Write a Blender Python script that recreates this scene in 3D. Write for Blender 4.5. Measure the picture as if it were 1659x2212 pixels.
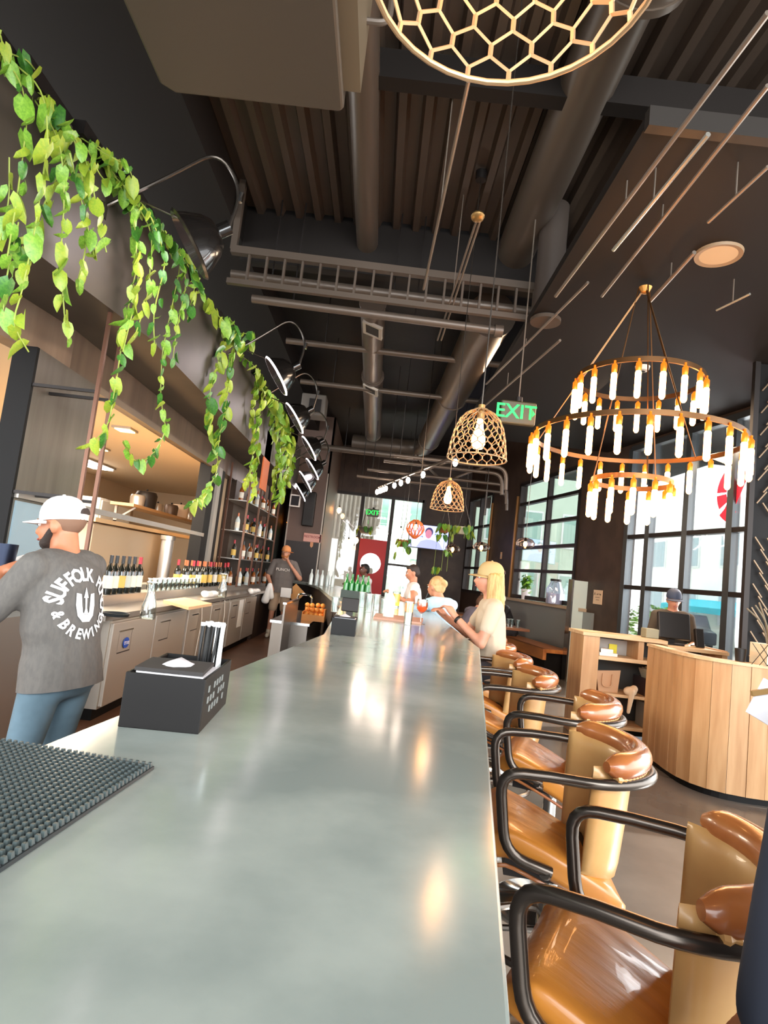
import bpy, bmesh, math, random
from mathutils import Vector, Matrix, Quaternion
from mathutils.bvhtree import BVHTree
V = Vector; PI = math.pi; R = math.radians
for o in list(bpy.data.objects): bpy.data.objects.remove(o)
scn = bpy.context.scene; C = scn.collection
# ---------------------------------------------------------------- camera
FOC, PITCH, ROLL, EYE, CX, CY = 1300.0, R(5.85), R(6.5), V((0, 0, 1.42)), 829.5, 1106.0
_F = V((0, math.cos(PITCH), math.sin(PITCH))); _U0 = V((0, -math.sin(PITCH), math.cos(PITCH))); _R0 = V((1, 0, 0))
_r = _R0*math.cos(ROLL) + _U0*math.sin(ROLL); _u = -_R0*math.sin(ROLL) + _U0*math.cos(ROLL)
cd = bpy.data.cameras.new('camera'); cam = bpy.data.objects.new('camera', cd); C.objects.link(cam)
cd.sensor_fit = 'VERTICAL'; cd.sensor_height = 36.0; cd.lens = FOC/2212*36; cd.clip_start = .02; cd.clip_end = 200
cam.matrix_world = Matrix(((_r.x, _u.x, -_F.x, EYE.x), (_r.y, _u.y, -_F.y, EYE.y), (_r.z, _u.z, -_F.z, EYE.z), (0, 0, 0, 1)))
scn.camera = cam
# ---------------------------------------------------------------- sky, sun, area lights, exposure
scn.view_settings.view_transform = 'Standard'; scn.view_settings.look = 'None'
scn.view_settings.gamma = 1; scn.view_settings.use_curve_mapping = False
scn.view_settings.exposure = 1.1
w = bpy.data.worlds.new('world'); scn.world = w; w.use_nodes = True
wn = w.node_tree.nodes; wl = w.node_tree.links
bg = wn['Background']; bg.inputs[0].default_value = (.93, .97, 1, 1); bg.inputs[1].default_value = 3.2
sd = bpy.data.lights.new('sun', 'SUN'); sd.energy = 4; sd.angle = R(1.0); sd.color = (1, .95, .88)
so = bpy.data.objects.new('sun', sd); C.objects.link(so)
so.rotation_euler = V((.80, .33, .47)).to_track_quat('Z', 'Y').to_euler()
def area(name, loc, to, sx, sy, e, col):
    l = bpy.data.lights.new(name, 'AREA'); l.shape = 'RECTANGLE'; l.size = sx; l.size_y = sy; l.energy = e; l.color = col
    o = bpy.data.objects.new(name, l); C.objects.link(o); o.location = loc
    o.rotation_euler = (V(loc)-V(to)).to_track_quat('Z', 'Y').to_euler(); return o
area('daylight_behind_the_viewer', (2.2, -3.2, 2.6), (0.2, 4, 1.0), 4.5, 2.6, 150, (.88, .96, 1))
area('daylight_storefront', (5.6, 7.6, 2.2), (0, 6.0, 1.0), 3.0, 2.6, 120, (.95, .98, 1))
area('warm_fill_light', (2.6, 7.2, 3.8), (1.6, 7.2, 0), 1.0, 3.6, 110, (1, .72, .48))  # added warm fill for the back of the room, no fixture there
area('kitchen_ceiling_light', (-4.4, 7.2, 2.93), (-4.4, 7.2, 0), 2.2, 3.6, 420, (1, .84, .64))
# ---------------------------------------------------------------- pixel <-> place (pixels of the 1659 x 2212 photograph)
def ray(x, y): return _F*FOC + _r*(x-CX) + _u*(CY-y)
def PY(x, y, Y): d = ray(x, y); return EYE + d*(Y/d.y)
def PZ(x, y, z): d = ray(x, y); return EYE + d*((z-EYE.z)/d.z)
def PX(x, y, X): d = ray(x, y); return EYE + d*(X/d.x)
# ---------------------------------------------------------------- materials
def lin(h):
    f = lambda c: c/12.92 if c <= .04045 else ((c+.055)/1.055)**2.4
    return tuple(f(int(h[i:i+2], 16)/255) for i in (0, 2, 4)) + (1,)
MATS = {}
def M(name, col='808080', rough=.5, metal=0., var=None, bump=None, emit=None, coat=0., spec=.5, stretch=None, trans=0.):
    if name in MATS: return MATS[name]
    m = bpy.data.materials.new(name); m.use_nodes = True; nt = m.node_tree; n = nt.nodes; L = nt.links
    b = n['Principled BSDF']; b.inputs['Base Color'].default_value = lin(col)
    b.inputs['Roughness'].default_value = rough; b.inputs['Metallic'].default_value = metal
    b.inputs['Specular IOR Level'].default_value = spec; b.inputs['Coat Weight'].default_value = coat
    b.inputs['Transmission Weight'].default_value = trans
    if emit: b.inputs['Emission Color'].default_value = lin(emit[0]); b.inputs['Emission Strength'].default_value = emit[1]
    if var or bump:
        tc = n.new('ShaderNodeTexCoord'); mp = n.new('ShaderNodeMapping'); L.new(tc.outputs['Object'], mp.inputs[0])
        if stretch: mp.inputs['Scale'].default_value = stretch
    if var:      # (scale, second colour, low, high [, detail])
        t = n.new('ShaderNodeTexNoise'); t.inputs['Scale'].default_value = var[0]; t.inputs['Detail'].default_value = var[4] if len(var) > 4 else 5
        cr = n.new('ShaderNodeValToRGB'); cr.color_ramp.elements[0].position = var[2]; cr.color_ramp.elements[1].position = var[3]
        cr.color_ramp.elements[0].color = lin(col); cr.color_ramp.elements[1].color = lin(var[1])
        L.new(mp.outputs[0], t.inputs['Vector']); L.new(t.outputs[0], cr.inputs[0]); L.new(cr.outputs[0], b.inputs['Base Color'])
    if bump:
        t2 = n.new('ShaderNodeTexNoise'); t2.inputs['Scale'].default_value = bump[0]; t2.inputs['Detail'].default_value = 6
        bp = n.new('ShaderNodeBump'); bp.inputs['Strength'].default_value = bump[1]; bp.inputs['Distance'].default_value = .01
        L.new(mp.outputs[0], t2.inputs['Vector']); L.new(t2.outputs[0], bp.inputs['Height']); L.new(bp.outputs[0], b.inputs['Normal'])
    MATS[name] = m; return m
def G(name, col='ffffff', refl=.08, rough=.02):   # thin clear glass: mostly straight through, with a Fresnel mirror on top
    if name in MATS: return MATS[name]
    m = bpy.data.materials.new(name); m.use_nodes = True; nt = m.node_tree; n = nt.nodes; L = nt.links
    n.remove(n['Principled BSDF']); t = n.new('ShaderNodeBsdfTransparent'); t.inputs[0].default_value = lin(col)
    g = n.new('ShaderNodeBsdfGlossy'); g.inputs['Roughness'].default_value = rough
    lw = n.new('ShaderNodeLayerWeight'); lw.inputs[0].default_value = .25
    mr = n.new('ShaderNodeMapRange'); mr.inputs[3].default_value = refl; mr.inputs[4].default_value = .75
    x = n.new('ShaderNodeMixShader'); L.new(lw.outputs['Fresnel'], mr.inputs[0]); L.new(mr.outputs[0], x.inputs[0])
    L.new(t.outputs[0], x.inputs[1]); L.new(g.outputs[0], x.inputs[2]); L.new(x.outputs[0], n['Material Output'].inputs[0])
    MATS[name] = m; return m
# ---------------------------------------------------------------- mesh collector
def frame_of(d):
    d = d.normalized(); a = V((0, 0, 1)) if abs(d.z) < .95 else V((1, 0, 0))
    s = d.cross(a).normalized(); return s, d.cross(s).normalized()
class MB:
    def __init__(s): s.v = []; s.f = []
    def add(s, vs, fs):
        k = len(s.v); s.v += [tuple(v) for v in vs]; s.f += [tuple(i+k for i in f) for f in fs]; return s
    def box(s, c, d, rz=0, rot=None):
        c = V(c); m = rot or Matrix.Rotation(rz, 3, 'Z'); x, y, z = d[0]/2, d[1]/2, d[2]/2
        vs = [c + m @ V((a*x, b*y, e*z)) for a in (-1, 1) for b in (-1, 1) for e in (-1, 1)]
        return s.add(vs, [(0, 1, 3, 2), (4, 6, 7, 5), (0, 4, 5, 1), (2, 3, 7, 6), (0, 2, 6, 4), (1, 5, 7, 3)])
    def bb(s, lo, hi): return s.box([(a+b)/2 for a, b in zip(lo, hi)], [abs(b-a) for a, b in zip(lo, hi)])
    def bar(s, a, b, w, h):          # square bar between two points
        a, b = V(a), V(b); d = b-a; s1, s2 = frame_of(d); vs = []
        for p in (a, b): vs += [p + s1*w/2*i + s2*h/2*j for i, j in ((-1, -1), (1, -1), (1, 1), (-1, 1))]
        return s.add(vs, [(0, 3, 2, 1), (4, 5, 6, 7)] + [(i, (i+1) % 4, (i+1) % 4+4, i+4) for i in range(4)])
    def tube(s, pts, r, n=8, cap=True, closed=False):
        pts = [V(p) for p in pts]; N = len(pts); rs = r if isinstance(r, (list, tuple)) else [r]*N; vs = []; prev = None
        for i, p in enumerate(pts):
            if closed: d = pts[(i+1) % N]-pts[i-1]
            else: d = pts[min(i+1, N-1)]-pts[max(i-1, 0)]
            d.normalize()
            if prev is None: s1, s2 = frame_of(d)
            else:
                s1 = prev - d*prev.dot(d)
                if s1.length < 1e-6: s1, s2 = frame_of(d)
                s1.normalize(); s2 = d.cross(s1)
            prev = s1; vs += [p + (s1*math.cos(2*PI*k/n) + s2*math.sin(2*PI*k/n))*rs[i] for k in range(n)]
        fs = []
        for i in range(N if closed else N-1):
            a, b = i*n, ((i+1) % N)*n
            fs += [(a+k, a+(k+1) % n, b+(k+1) % n, b+k) for k in range(n)]
        if cap and not closed: fs += [tuple(range(n))[::-1], tuple((N-1)*n+k for k in range(n))]
        return s.add(vs, fs)
    def cyl(s, a, b, r, r2=None, n=16): return s.tube([a, b], [r, r if r2 is None else r2], n)
    def lathe(s, prof, c=(0, 0, 0), n=20, axis=None, caps=True):     # prof: (radius, height)
        c = V(c); ax = V(axis).normalized() if axis else V((0, 0, 1))
        s1, s2 = frame_of(ax) if axis else (V((1, 0, 0)), V((0, 1, 0))); vs = []; fs = []
        for rr, h in prof: vs += [c + ax*h + (s1*math.cos(2*PI*k/n)+s2*math.sin(2*PI*k/n))*rr for k in range(n)]
        for i in range(len(prof)-1): fs += [(i*n+k, i*n+(k+1) % n, (i+1)*n+(k+1) % n, (i+1)*n+k) for k in range(n)]
        if caps:
            if prof[0][0] > 1e-5: fs.append(tuple(range(n))[::-1])
            if prof[-1][0] > 1e-5: fs.append(tuple((len(prof)-1)*n+k for k in range(n)))
        return s.add(vs, fs)
    def prism(s, poly, z0, z1, fn=None):                            # polygon in plan, extruded up; fn maps (x, y, z)
        n = len(poly); fn = fn or (lambda x, y, z: V((x, y, z)))
        vs = [fn(x, y, z0) for x, y in poly] + [fn(x, y, z1) for x, y in poly]
        return s.add(vs, [tuple(range(n))[::-1], tuple(range(n, 2*n))] + [(i, (i+1) % n, (i+1) % n+n, i+n) for i in range(n)])
    def ell(s, c, r, rot=None, n=12):
        c = V(c); r = (r, r, r) if not hasattr(r, '__len__') else r; m = rot or Matrix.Identity(3); vs = []; k = n//2
        for i in range(k+1):
            t = PI*i/k
            for j in range(n):
                a = 2*PI*j/n; vs.append(c + m @ V((r[0]*math.sin(t)*math.cos(a), r[1]*math.sin(t)*math.sin(a), -r[2]*math.cos(t))))
        return s.add(vs, [(i*n+j, i*n+(j+1) % n, (i+1)*n+(j+1) % n, (i+1)*n+j) for i in range(k) for j in range(n)])
    def cap(s, a, b, r0, r1, side=None, fac=1., n=14):               # tapered capsule, optionally widened along `side`
        a, b = V(a), V(b); d = b-a; d = d.normalized() if d.length > 1e-6 else V((0, 0, 1))
        if side is None: s1, s2 = frame_of(d)
        else: s1 = V(side); s1 = (s1-d*s1.dot(d)).normalized(); s2 = d.cross(s1)
        vs = []; k = 10; rows = [(a, r0, -PI/2 + PI/2*i/4) for i in range(5)] + [(b, r1, PI/2*i/4) for i in range(5)]
        for p, r, t in rows:
            for j in range(n):
                q = 2*PI*j/n; vs.append(p + d*r*math.sin(t) + (s1*math.cos(q)*fac + s2*math.sin(q))*r*math.cos(t))
        return s.add(vs, [(i*n+j, i*n+(j+1) % n, (i+1)*n+(j+1) % n, (i+1)*n+j) for i in range(k-1) for j in range(n)])
    def grid(s, rows):                                              # rows of equal length of points
        n = len(rows[0]); vs = [p for r in rows for p in r]
        return s.add(vs, [(i*n+j, i*n+j+1, (i+1)*n+j+1, (i+1)*n+j) for i in range(len(rows)-1) for j in range(n-1)])
    def mesh(s, name, m, smooth=True, ang=40):
        me = bpy.data.meshes.new(name); me.from_pydata(s.v, [], s.f); me.validate()
        bm = bmesh.new(); bm.from_mesh(me); bmesh.ops.remove_doubles(bm, verts=bm.verts, dist=1e-6)
        bmesh.ops.recalc_face_normals(bm, faces=bm.faces)
        for f in bm.faces: f.smooth = smooth
        if smooth:
            for e in bm.edges:
                if len(e.link_faces) == 2 and e.calc_face_angle(0) > R(ang): e.smooth = False
        bm.to_mesh(me); bm.free()
        if m: me.materials.append(m)
        return me
    def build(s, name, m, parent=None, bevel=0, loc=None, rz=0, smooth=True, ang=40):
        o = bpy.data.objects.new(name, s.mesh(name, m, smooth, ang)); C.objects.link(o)
        if parent: o.parent = parent
        if loc is not None: o.location = loc
        if rz: o.rotation_euler = (0, 0, rz)
        if bevel:
            b = o.modifiers.new('bevel', 'BEVEL'); b.width = bevel; b.segments = 2; b.limit_method = 'ANGLE'; b.angle_limit = R(40)
        return o
# ---------------------------------------------------------------- tagging, things, copies
def tag(o, label=None, cat=None, group=None, kind=None):
    if label: o['label'] = label
    if cat: o['category'] = cat
    if group: o['group'] = group
    if kind: o['kind'] = kind
    return o
def thing(name, label, cat, loc=(0, 0, 0), rz=0, group=None):
    o = bpy.data.objects.new(name, None); C.objects.link(o); o.location = loc; o.rotation_euler = (0, 0, rz); o.empty_display_size = .1
    return tag(o, label, cat, group)
def struct(name, mb, m, parent=None, bevel=0, smooth=False):
    o = mb.build(name, m, parent, bevel, smooth=smooth)
    return tag(o, kind='structure') if not parent else o
def dup(root, loc, rz=None, label=None, group=None, scale=None):
    def cp(o, par):
        c = o.copy(); C.objects.link(c)
        if par: c.parent = par
        for ch in kids.get(o, ()): cp(ch, c)
        return c
    kids = {}
    def walk(o):
        kids[o] = list(o.children)
        for ch in kids[o]: walk(ch)
    walk(root); r = cp(root, None); r.location = loc
    if rz is not None: r.rotation_euler = (0, 0, rz)
    if label: r['label'] = label
    if group: r['group'] = group
    if scale: r.scale = (scale,)*3
    return r
def inst(name, src, parent, loc, rot=None, scale=None):            # a piece sharing the mesh of another
    o = bpy.data.objects.new(name, src.data if hasattr(src, 'data') else src); C.objects.link(o); o.parent = parent; o.location = loc
    if rot is not None: o.rotation_euler = rot
    if scale is not None: o.scale = scale if hasattr(scale, '__len__') else (scale,)*3
    return o
def fillet(pts, r, n=5):
    pts = [V(p) for p in pts]; out = [pts[0]]
    for i in range(1, len(pts)-1):
        a, b, c = pts[i-1], pts[i], pts[i+1]; u, w_ = (a-b), (c-b); k = min(r, u.length*.49, w_.length*.49)
        p, q = b+u.normalized()*k, b+w_.normalized()*k
        out += [p*(1-t)**2 + b*2*t*(1-t) + q*t*t for t in [j/n for j in range(n+1)]]
    return out + [pts[-1]]
def fuse(mb, name, m, parent, voxel=.012, smooth=4):                # one continuous skin from overlapping volumes
    o = mb.build(name, m, parent, smooth=True)
    rm = o.modifiers.new('r', 'REMESH'); rm.mode = 'VOXEL'; rm.voxel_size = voxel; rm.use_smooth_shade = True
    sm = o.modifiers.new('s', 'SMOOTH'); sm.iterations = smooth; sm.factor = .5
    bpy.context.view_layer.update(); dg = bpy.context.evaluated_depsgraph_get()
    me = bpy.data.meshes.new_from_object(o.evaluated_get(dg)); old = o.data; o.modifiers.clear(); o.data = me; bpy.data.meshes.remove(old)
    if not me.materials: me.materials.append(m)
    for p in me.polygons: p.use_smooth = True
    return o
def text_mesh(txt, size, depth=.0, spacing=1., bold=.012):                     # flat letters in XY, centred
    c = bpy.data.curves.new('t', 'FONT'); c.body = txt; c.size = size; c.extrude = depth; c.align_x = 'CENTER'; c.align_y = 'CENTER'
    c.space_character = spacing; c.offset = size*bold; c.resolution_u = 2
    o = bpy.data.objects.new('t', c); C.objects.link(o); bpy.context.view_layer.update()
    me = bpy.data.meshes.new_from_object(o.evaluated_get(bpy.context.evaluated_depsgraph_get()))
    vs = [v.co.copy() for v in me.vertices]; fs = [tuple(p.vertices) for p in me.polygons]
    bpy.data.objects.remove(o); bpy.data.curves.remove(c); bpy.data.meshes.remove(me); return vs, fs
def lettering(name, txt, size, m, parent, o, ux, uy, lift=.002):    # letters on a plane: origin o, right ux, up uy
    ux, uy = V(ux).normalized(), V(uy).normalized(); n = ux.cross(uy); vs, fs = text_mesh(txt, size)
    mb = MB(); mb.add([V(o) + ux*v.x + uy*v.y + n*lift for v in vs], fs); return mb.build(name, m, parent, smooth=False)
rnd = random.Random(7)
# ================================================================ SETTING
m_deck = M('deck_paint', '43372e', .38, spec=.5, bump=(9, .15)); m_black = M('black_paint', '0e0b0a', .55, spec=.2, bump=(14, .1)); m_dark = M('dark_brown_paint', '3a2c24', .5, spec=.3, var=(3, '45362c', .4, .6))
m_soff = M('dark_soffit', '1d1815', .6, spec=.2); m_duct = M('painted_duct', '574a3f', .38, .35, bump=(5, .1)); m_pipe = M('painted_pipe', '5a4e44', .4, .3)
m_steel = M('brushed_steel', 'aaa299', .3, .6); m_blackmetal = M('black_metal', '26221f', .4, .5)
m_glass = G('window_glass'); m_frame = M('frame_metal', '4a4f52', .35, .6); m_iron = M('dark_iron', '2b2624', .45, .6)
# floors
fb = struct('floor', MB().bb((-8, -4, -.1), (8, 19, 0)), M('polished_concrete', '6d655d', .22, var=(1.1, '57504a', .38, .62, 8), bump=(3, .03)))
struct('floor_bar', MB().bb((-2.75, 1.2, 0), (-.1, 13.9, .006)), M('brown_floor', '77543f', .35, var=(2, '66462f', .4, .6)))
# ribbed deck, flat soffits, bulkhead across
mb = MB(); prof = []; x = -1.75; YB = 5.85
while x < 7: prof += [(x, 5.0), (x+.09, 5.0), (x+.115, 4.93), (x+.175, 4.93), (x+.2, 5.0)]; x += .2
vs = [V((a, yy, b)) for yy in (-4, YB) for a, b in prof]; k = len(prof)
mb.add(vs, [(i, i+1, k+i+1, k+i) for i in range(k-1)]); struct('ceiling', mb, m_deck)
struct('ceiling_roof', MB().bb((-8, -4, 5.06), (8, 19, 5.2)), m_black)
struct('ceiling_far', MB().bb((-1.75, YB, 4.96), (7, 17.2, 5.05)), m_black)
struct('ceiling_left', MB().bb((-7, -4, 4.6), (-1.75, 17.2, 5.05)), m_soff)
struct('wall_bulkhead', MB().bb((-1.75, YB, 4.42), (1.6, YB+.12, 5.0)), m_soff)
struct('ceiling_soffit', MB().bb((1.12, 2.9, 3.86), (7, 9.9, 3.93)), m_soff)
struct('trim_1', MB().bb((-1.75, 3.72, 4.72), (7, 3.84, 4.93)), m_soff)          # beam under the deck
struct('trim_2', MB().bb((1.12, 2.84, 3.84), (7, 2.9, 3.95)), M('soffit_edge', '221c17', .5))
# ---- right wall, running in towards the back
WE = V((-.1705, .9854, 0)); WN = V((-.9854, -.1705, 0)); WP = V((5.337-.173*9, 9, 0))
def RW(Y, off=0, z=0): return WP + WE*((Y-9)/WE.y) + WN*off + V((0, 0, z))       # point on the wall's inner face
def PRW(px, py): d = ray(px, py); return EYE + d*(WN.dot(WP-EYE)/WN.dot(d))
def wseg(mb, Y0, Y1, z0, z1, t=.16, off=0):
    a, b = RW(Y0, off), RW(Y1, off); q = [a, b, b-WN*t, a-WN*t]
    return mb.add([p+V((0, 0, z)) for z in (z0, z1) for p in q], [(0, 1, 2, 3), (7, 6, 5, 4)] + [(i, (i+1) % 4, (i+1) % 4+4, i+4) for i in range(4)])
mb = MB(); wseg(mb, 6.6, 17.3, 3.78, 5.05); wseg(mb, 9.22, 10.7, 0, 3.78); wseg(mb, 13.42, 15.1, 0, 3.78); wseg(mb, 10.7, 13.42, 0, 1.22); wseg(mb, 15.1, 17.3, 0, 1.2); wseg(mb, 16.95, 17.3, 1.2, 3.78)
struct('wall_right', mb, m_dark)
mb = MB(); wseg(mb, 9.95, 15, 0, 1.17, .05, .05); struct('wall_right_wainscot', mb, M('grey_green_panel', '7d8180', .45))
mb = MB(); wseg(mb, 10.2, 15, 1.17, 1.225, .22, .14); struct('trim_3', mb, M('tan_sill', 'b09a80', .5))
mb = MB()
for y in (13.46, 15.05): wseg(mb, y, y+.05, 1.2, 3.5, .04, .05)
struct('trim_4', mb, M('copper_edge', 'c08a54', .35, .7))
for nm, Y0, Y1, z0, z1, vs_, hs_ in (('window_1', 10.72, 13.4, 1.27, 3.76, [12.0], [1.83, 2.32, 2.82, 3.3]), ('window_2', 6.76, 9.2, .02, 3.78, [7.1, 7.88, 8.68], [.16, 1.64, 2.4]), ('window_3', 15.15, 16.9, 1.22, 3.76, [16.0], [1.85, 2.4, 2.95])):
    t = .1 if nm == 'window_2' else .07
    mb = MB()
    for y in (Y0, Y1): wseg(mb, y-t/2, y+t/2, z0, z1, .1, .02)
    for z in (z0, z1): wseg(mb, Y0, Y1, z-.04, z+.04, .1, .02)
    wo = struct(nm, mb, m_frame if nm == 'window_2' else m_iron)
    for y in vs_: b = MB(); wseg(b, y-t/2, y+t/2, z0, z1, .1, .015); b.build('mullion', m_frame if nm == 'window_2' else m_iron, wo, smooth=False)
    for z in hs_: b = MB(); wseg(b, Y0, Y1, z-.03, z+.03, .09, .01); b.build('crossbar', m_iron, wo, smooth=False)
    ys = [Y0]+vs_+[Y1]; zs = [z0]+hs_+[z1]
    for i in range(len(ys)-1):
        for j in range(len(zs)-1): b = MB(); wseg(b, ys[i]+.02, ys[i+1]-.02, zs[j]+.02, zs[j+1]-.02, .008, -.04); b.build('pane', m_glass, wo, smooth=False)
    if nm == 'window_2':                                                        # red emblem stuck on the glass
        cc = PRW(1592, 1060)-WN*.0+V((0, 0, 0)); ux = -WE
        def ringseg(a0, a1, r0, r1, n=10):
            A = [R(a0+(a1-a0)*i/n) for i in range(n+1)]; return [(r1*math.cos(a), r1*math.sin(a)) for a in A]+[(r0*math.cos(a), r0*math.sin(a)) for a in A[::-1]]
        b = MB(); f3 = lambda x, y, z: cc + ux*x + V((0, 0, y)) + WN*(-.03+z)
        for poly in (ringseg(128, 178, .2, .36), ringseg(184, 212, .2, .36), ringseg(222, 262, .24, .4), [(-.22, -.2), (.12, .38), (.22, .34), (-.08, -.24)], [(.02, .2), (.3, .5), (.36, .36), (.1, .1)]): b.prism(poly, 0, .004, f3)
        b.build('red_emblem', M('red_vinyl', 'd0203c', .5), wo, smooth=False)
struct('trim_5', wseg(MB(), 6.52, 6.72, 0, 3.8, .1, .02), M('red_post', 'b3242c', .5))
struct('wall_right_near', wseg(MB(), 6.3, 6.54, 0, 3.86, .16), m_dark)
# ---- back wall with its glazing
YK = 17.0
kx = lambda px, py: PY(px, py, YK).x
mb = MB(); mb.bb((-8, YK, 3.62), (3, YK+.16, 5.05)); x0, x1 = -1.62, PY(910, 1150, YK).x
mb.bb((x1, YK, 0), (2.6, YK+.16, 3.62)); struct('wall_back', mb, m_dark)
mb = MB(); mb.bb((-2.75, 16.0, 0), (-2.2, 16.15, 5.05)); mb.bb((-2.75, 13.3, 0), (-2.6, 16, 5.05)); struct('wall_back_corridor', mb, m_black)
mb = MB(); mb.bb((-2.22, 14.0, 0), (-1.38, 14.12, 5.05)); mb.bb((-1.42, 14.0, 0), (-1.38, 17, 5.05)); struct('wall_back_restroom', mb, M('brown_wall', '6b5347', .55))
struct('baseboard_back', MB().bb((-2.22, 13.985, 0), (-1.38, 14.0, 1.95)), M('lower_brown_wall', '2f2521', .5))
mb = MB()
for x in (-2.2, -1.4): mb.bb((x-.015, 13.97, 0), (x+.015, 14, 3.6))
struct('trim_6', mb, M('pale_edge', 'a8988a', .4, .5))
xs = [x0, kx(775, 1160), kx(840, 1170), x1]
mb = MB()
for x in (xs[0], xs[3]): mb.bb((x-.05, YK-.02, 0), (x+.05, YK+.1, 3.62))
mb.bb((x0, YK-.02, 3.55), (x1, YK+.1, 3.63)); mb.bb((x0, YK-.02, 0), (x1, YK+.1, .1)); wo = struct('window_4', mb, m_iron)
for x in xs[1:3]: MB().bb((x-.05, YK-.03, 0), (x+.05, YK+.08, 3.62)).build('mullion', m_iron, wo, smooth=False)
for i in range(3):
    if i == 2: MB().bb((xs[i], YK, 1.68), (xs[i+1], YK+.06, 1.74)).build('crossbar', m_iron, wo, smooth=False)
    MB().bb((xs[i]+.03, YK+.03, .08), (xs[i+1]-.03, YK+.036, 3.56)).build('pane', m_glass, wo, smooth=False)
# red door with a round opening, in the middle bay
b = MB(); cx, cz = PY(800, 1217, YK-.1).x, PY(800, 1217, YK-.1).z; rr = .29; zt = PY(800, 1165, YK-.1).z; X0, X1 = xs[1]+.05, xs[2]-.05; n = 32
inner = [(cx+rr*math.cos(2*PI*i/n), cz+rr*math.sin(2*PI*i/n)) for i in range(n)]; outer = []
for i in range(n):
    a = 2*PI*i/n; dx, dz = math.cos(a), math.sin(a); t = min(((X1-cx)/dx if dx > 1e-6 else (X0-cx)/dx if dx < -1e-6 else 9e9), ((zt-cz)/dz if dz > 1e-6 else (.05-cz)/dz if dz < -1e-6 else 9e9)); outer.append((cx+dx*t, cz+dz*t))
for j, (p, q) in enumerate(((X0, zt), (X1, zt), (X0, .05), (X1, .05))):
    i = min(range(n), key=lambda i: (outer[i][0]-p)**2+(outer[i][1]-q)**2); outer[i] = (p, q)
vs = [V((x, y, z)) for y in (YK-.12, YK-.06) for ring in (outer, inner) for x, z in ring]; fs = []
for i in range(n):
    j = (i+1) % n; fs += [(i, j, n+j, n+i), (2*n+i, 3*n+i, 3*n+j, 2*n+j), (n+i, n+j, 3*n+j, 3*n+i), (i, 2*n+i, 2*n+j, j)]
b.add(vs, fs); rd = struct('door_1', b, M('red_door', 'c4161c', .5)); MB().cyl((cx, YK-.1, cz), (cx, YK-.08, cz), rr, n=32).build('round_pane', m_glass, rd)
# ---- left: pass-through wall, projecting parapet band with a kink, piers
XP = -2.0; ZT = 3.95; ZBt = 3.06
m_band = M('parapet_paint', '4b4238', .5, var=(1.2, '3d352d', .4, .6)); m_recess = M('bronze_panel', '6e5b4b', .35, .3, var=(2.5, '5c4a3d', .35, .65), stretch=(1, 3, .3))
def strip(mb, xoff0, xoff1, z0, z1, pts=((-2.78, 0), (-2.0, 4.65), (-2.0, 13.3))):
    n = len(pts); A = [V((x+xoff0, y, z)) for z in (z0, z1) for x, y in pts]; B = [V((x+xoff1, y, z)) for z in (z0, z1) for x, y in pts]
    fs = [(0, n, 3*n, 2*n), (n-1, 3*n-1, 4*n-1, 2*n-1)]
    for i in range(n-1): fs += [(i, i+1, n+i+1, n+i), (2*n+i, 3*n+i, 3*n+i+1, 2*n+i+1), (i, 2*n+i, 2*n+i+1, i+1), (n+i, n+i+1, 3*n+i+1, 3*n+i)]
    return mb.add(A+B, fs)
struct('wall_left_parapet', strip(MB(), 0, -.6, ZBt, ZT), m_band)
mb = MB(); strip(mb, -.6, -.75, 2.73, ZT, ((-2.78, 0), (-2.0, 4.65), (-2.0, 13.3))); struct('wall_left', mb, m_recess)
XW = -2.6
for Y0, Y1, m in ((4.17, 4.2, m_black), (8.72, 9.5, m_black), (10.3, 13.3, m_dark)): struct('wall_left_pier', MB().bb((XW-.15, Y0, 0), (XW+.02, Y1, 2.74)), m)
mb = MB(); mb.bb((XW-.15, 4.2, 0), (XW+.02, 5.12, 2.74)); pp = struct('wall_left_panel', mb, M('grey_bronze_panel', '6f675c', .3, .4, var=(2, '5c5348', .3, .7), stretch=(1, 4, .4)))
MB().bb((XW+.02, 4.22, 1.0), (XW+.032, 5.10, 1.64)).build('lower_panel', M('blue_grey_panel', '8ca1aa', .4), pp, smooth=False)
MB().bb((XW, 4.2, 1.66), (XW+.05, 8.72, 1.71)).build('rail', m_steel, pp, smooth=False)
mb = MB(); mb.bb((XW-.15, 3.0, 0), (XW, 4.17, .9)); mb.bb((XW-.15, 5.12, 0), (XW, 8.72, 1.0)); struct('wall_left_low', mb, m_steel)
struct('trim_7', MB().bb((XW-.02, 5.12, 2.69), (XW+.03, 8.72, 2.75)), M('header_trim', '74624f', .4, .2))
struct('trim_8', MB().bb((XW, 9.02, .8), (XW+.06, 9.2, 2.74)), M('pale_steel_post', '9c948a', .4, .3))
# kitchen beyond the opening
m_kw = M('kitchen_wall', 'cdb391', .6); m_kc = M('kitchen_ceiling', 'd8c4a6', .7)
struct('ceiling_kitchen', MB().bb((-7, 2.5, 2.98), (XW-.15, 17, 3.05)), m_kc)
mb = MB(); mb.bb((-7.1, 2.5, 0), (-7, 17, 3)); mb.bb((-7, 16.9, 0), (XW-.15, 17, 3)); mb.bb((XW-.17, 9.5, 0), (XW-.15, 17, 3)); struct('wall_kitchen', mb, m_kw)
# ---- street outside
m_wh = M('white_render', 'f1f0ea', .7); m_st = M('sunny_street', 'c9c6be', .8)
struct('ground_street', MB().bb((4.3, -6, -.25), (60, 60, -.12)), m_st); struct('ground_street_back', MB().bb((-30, 17.3, -.25), (4.3, 60, -.12)), m_st)
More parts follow.
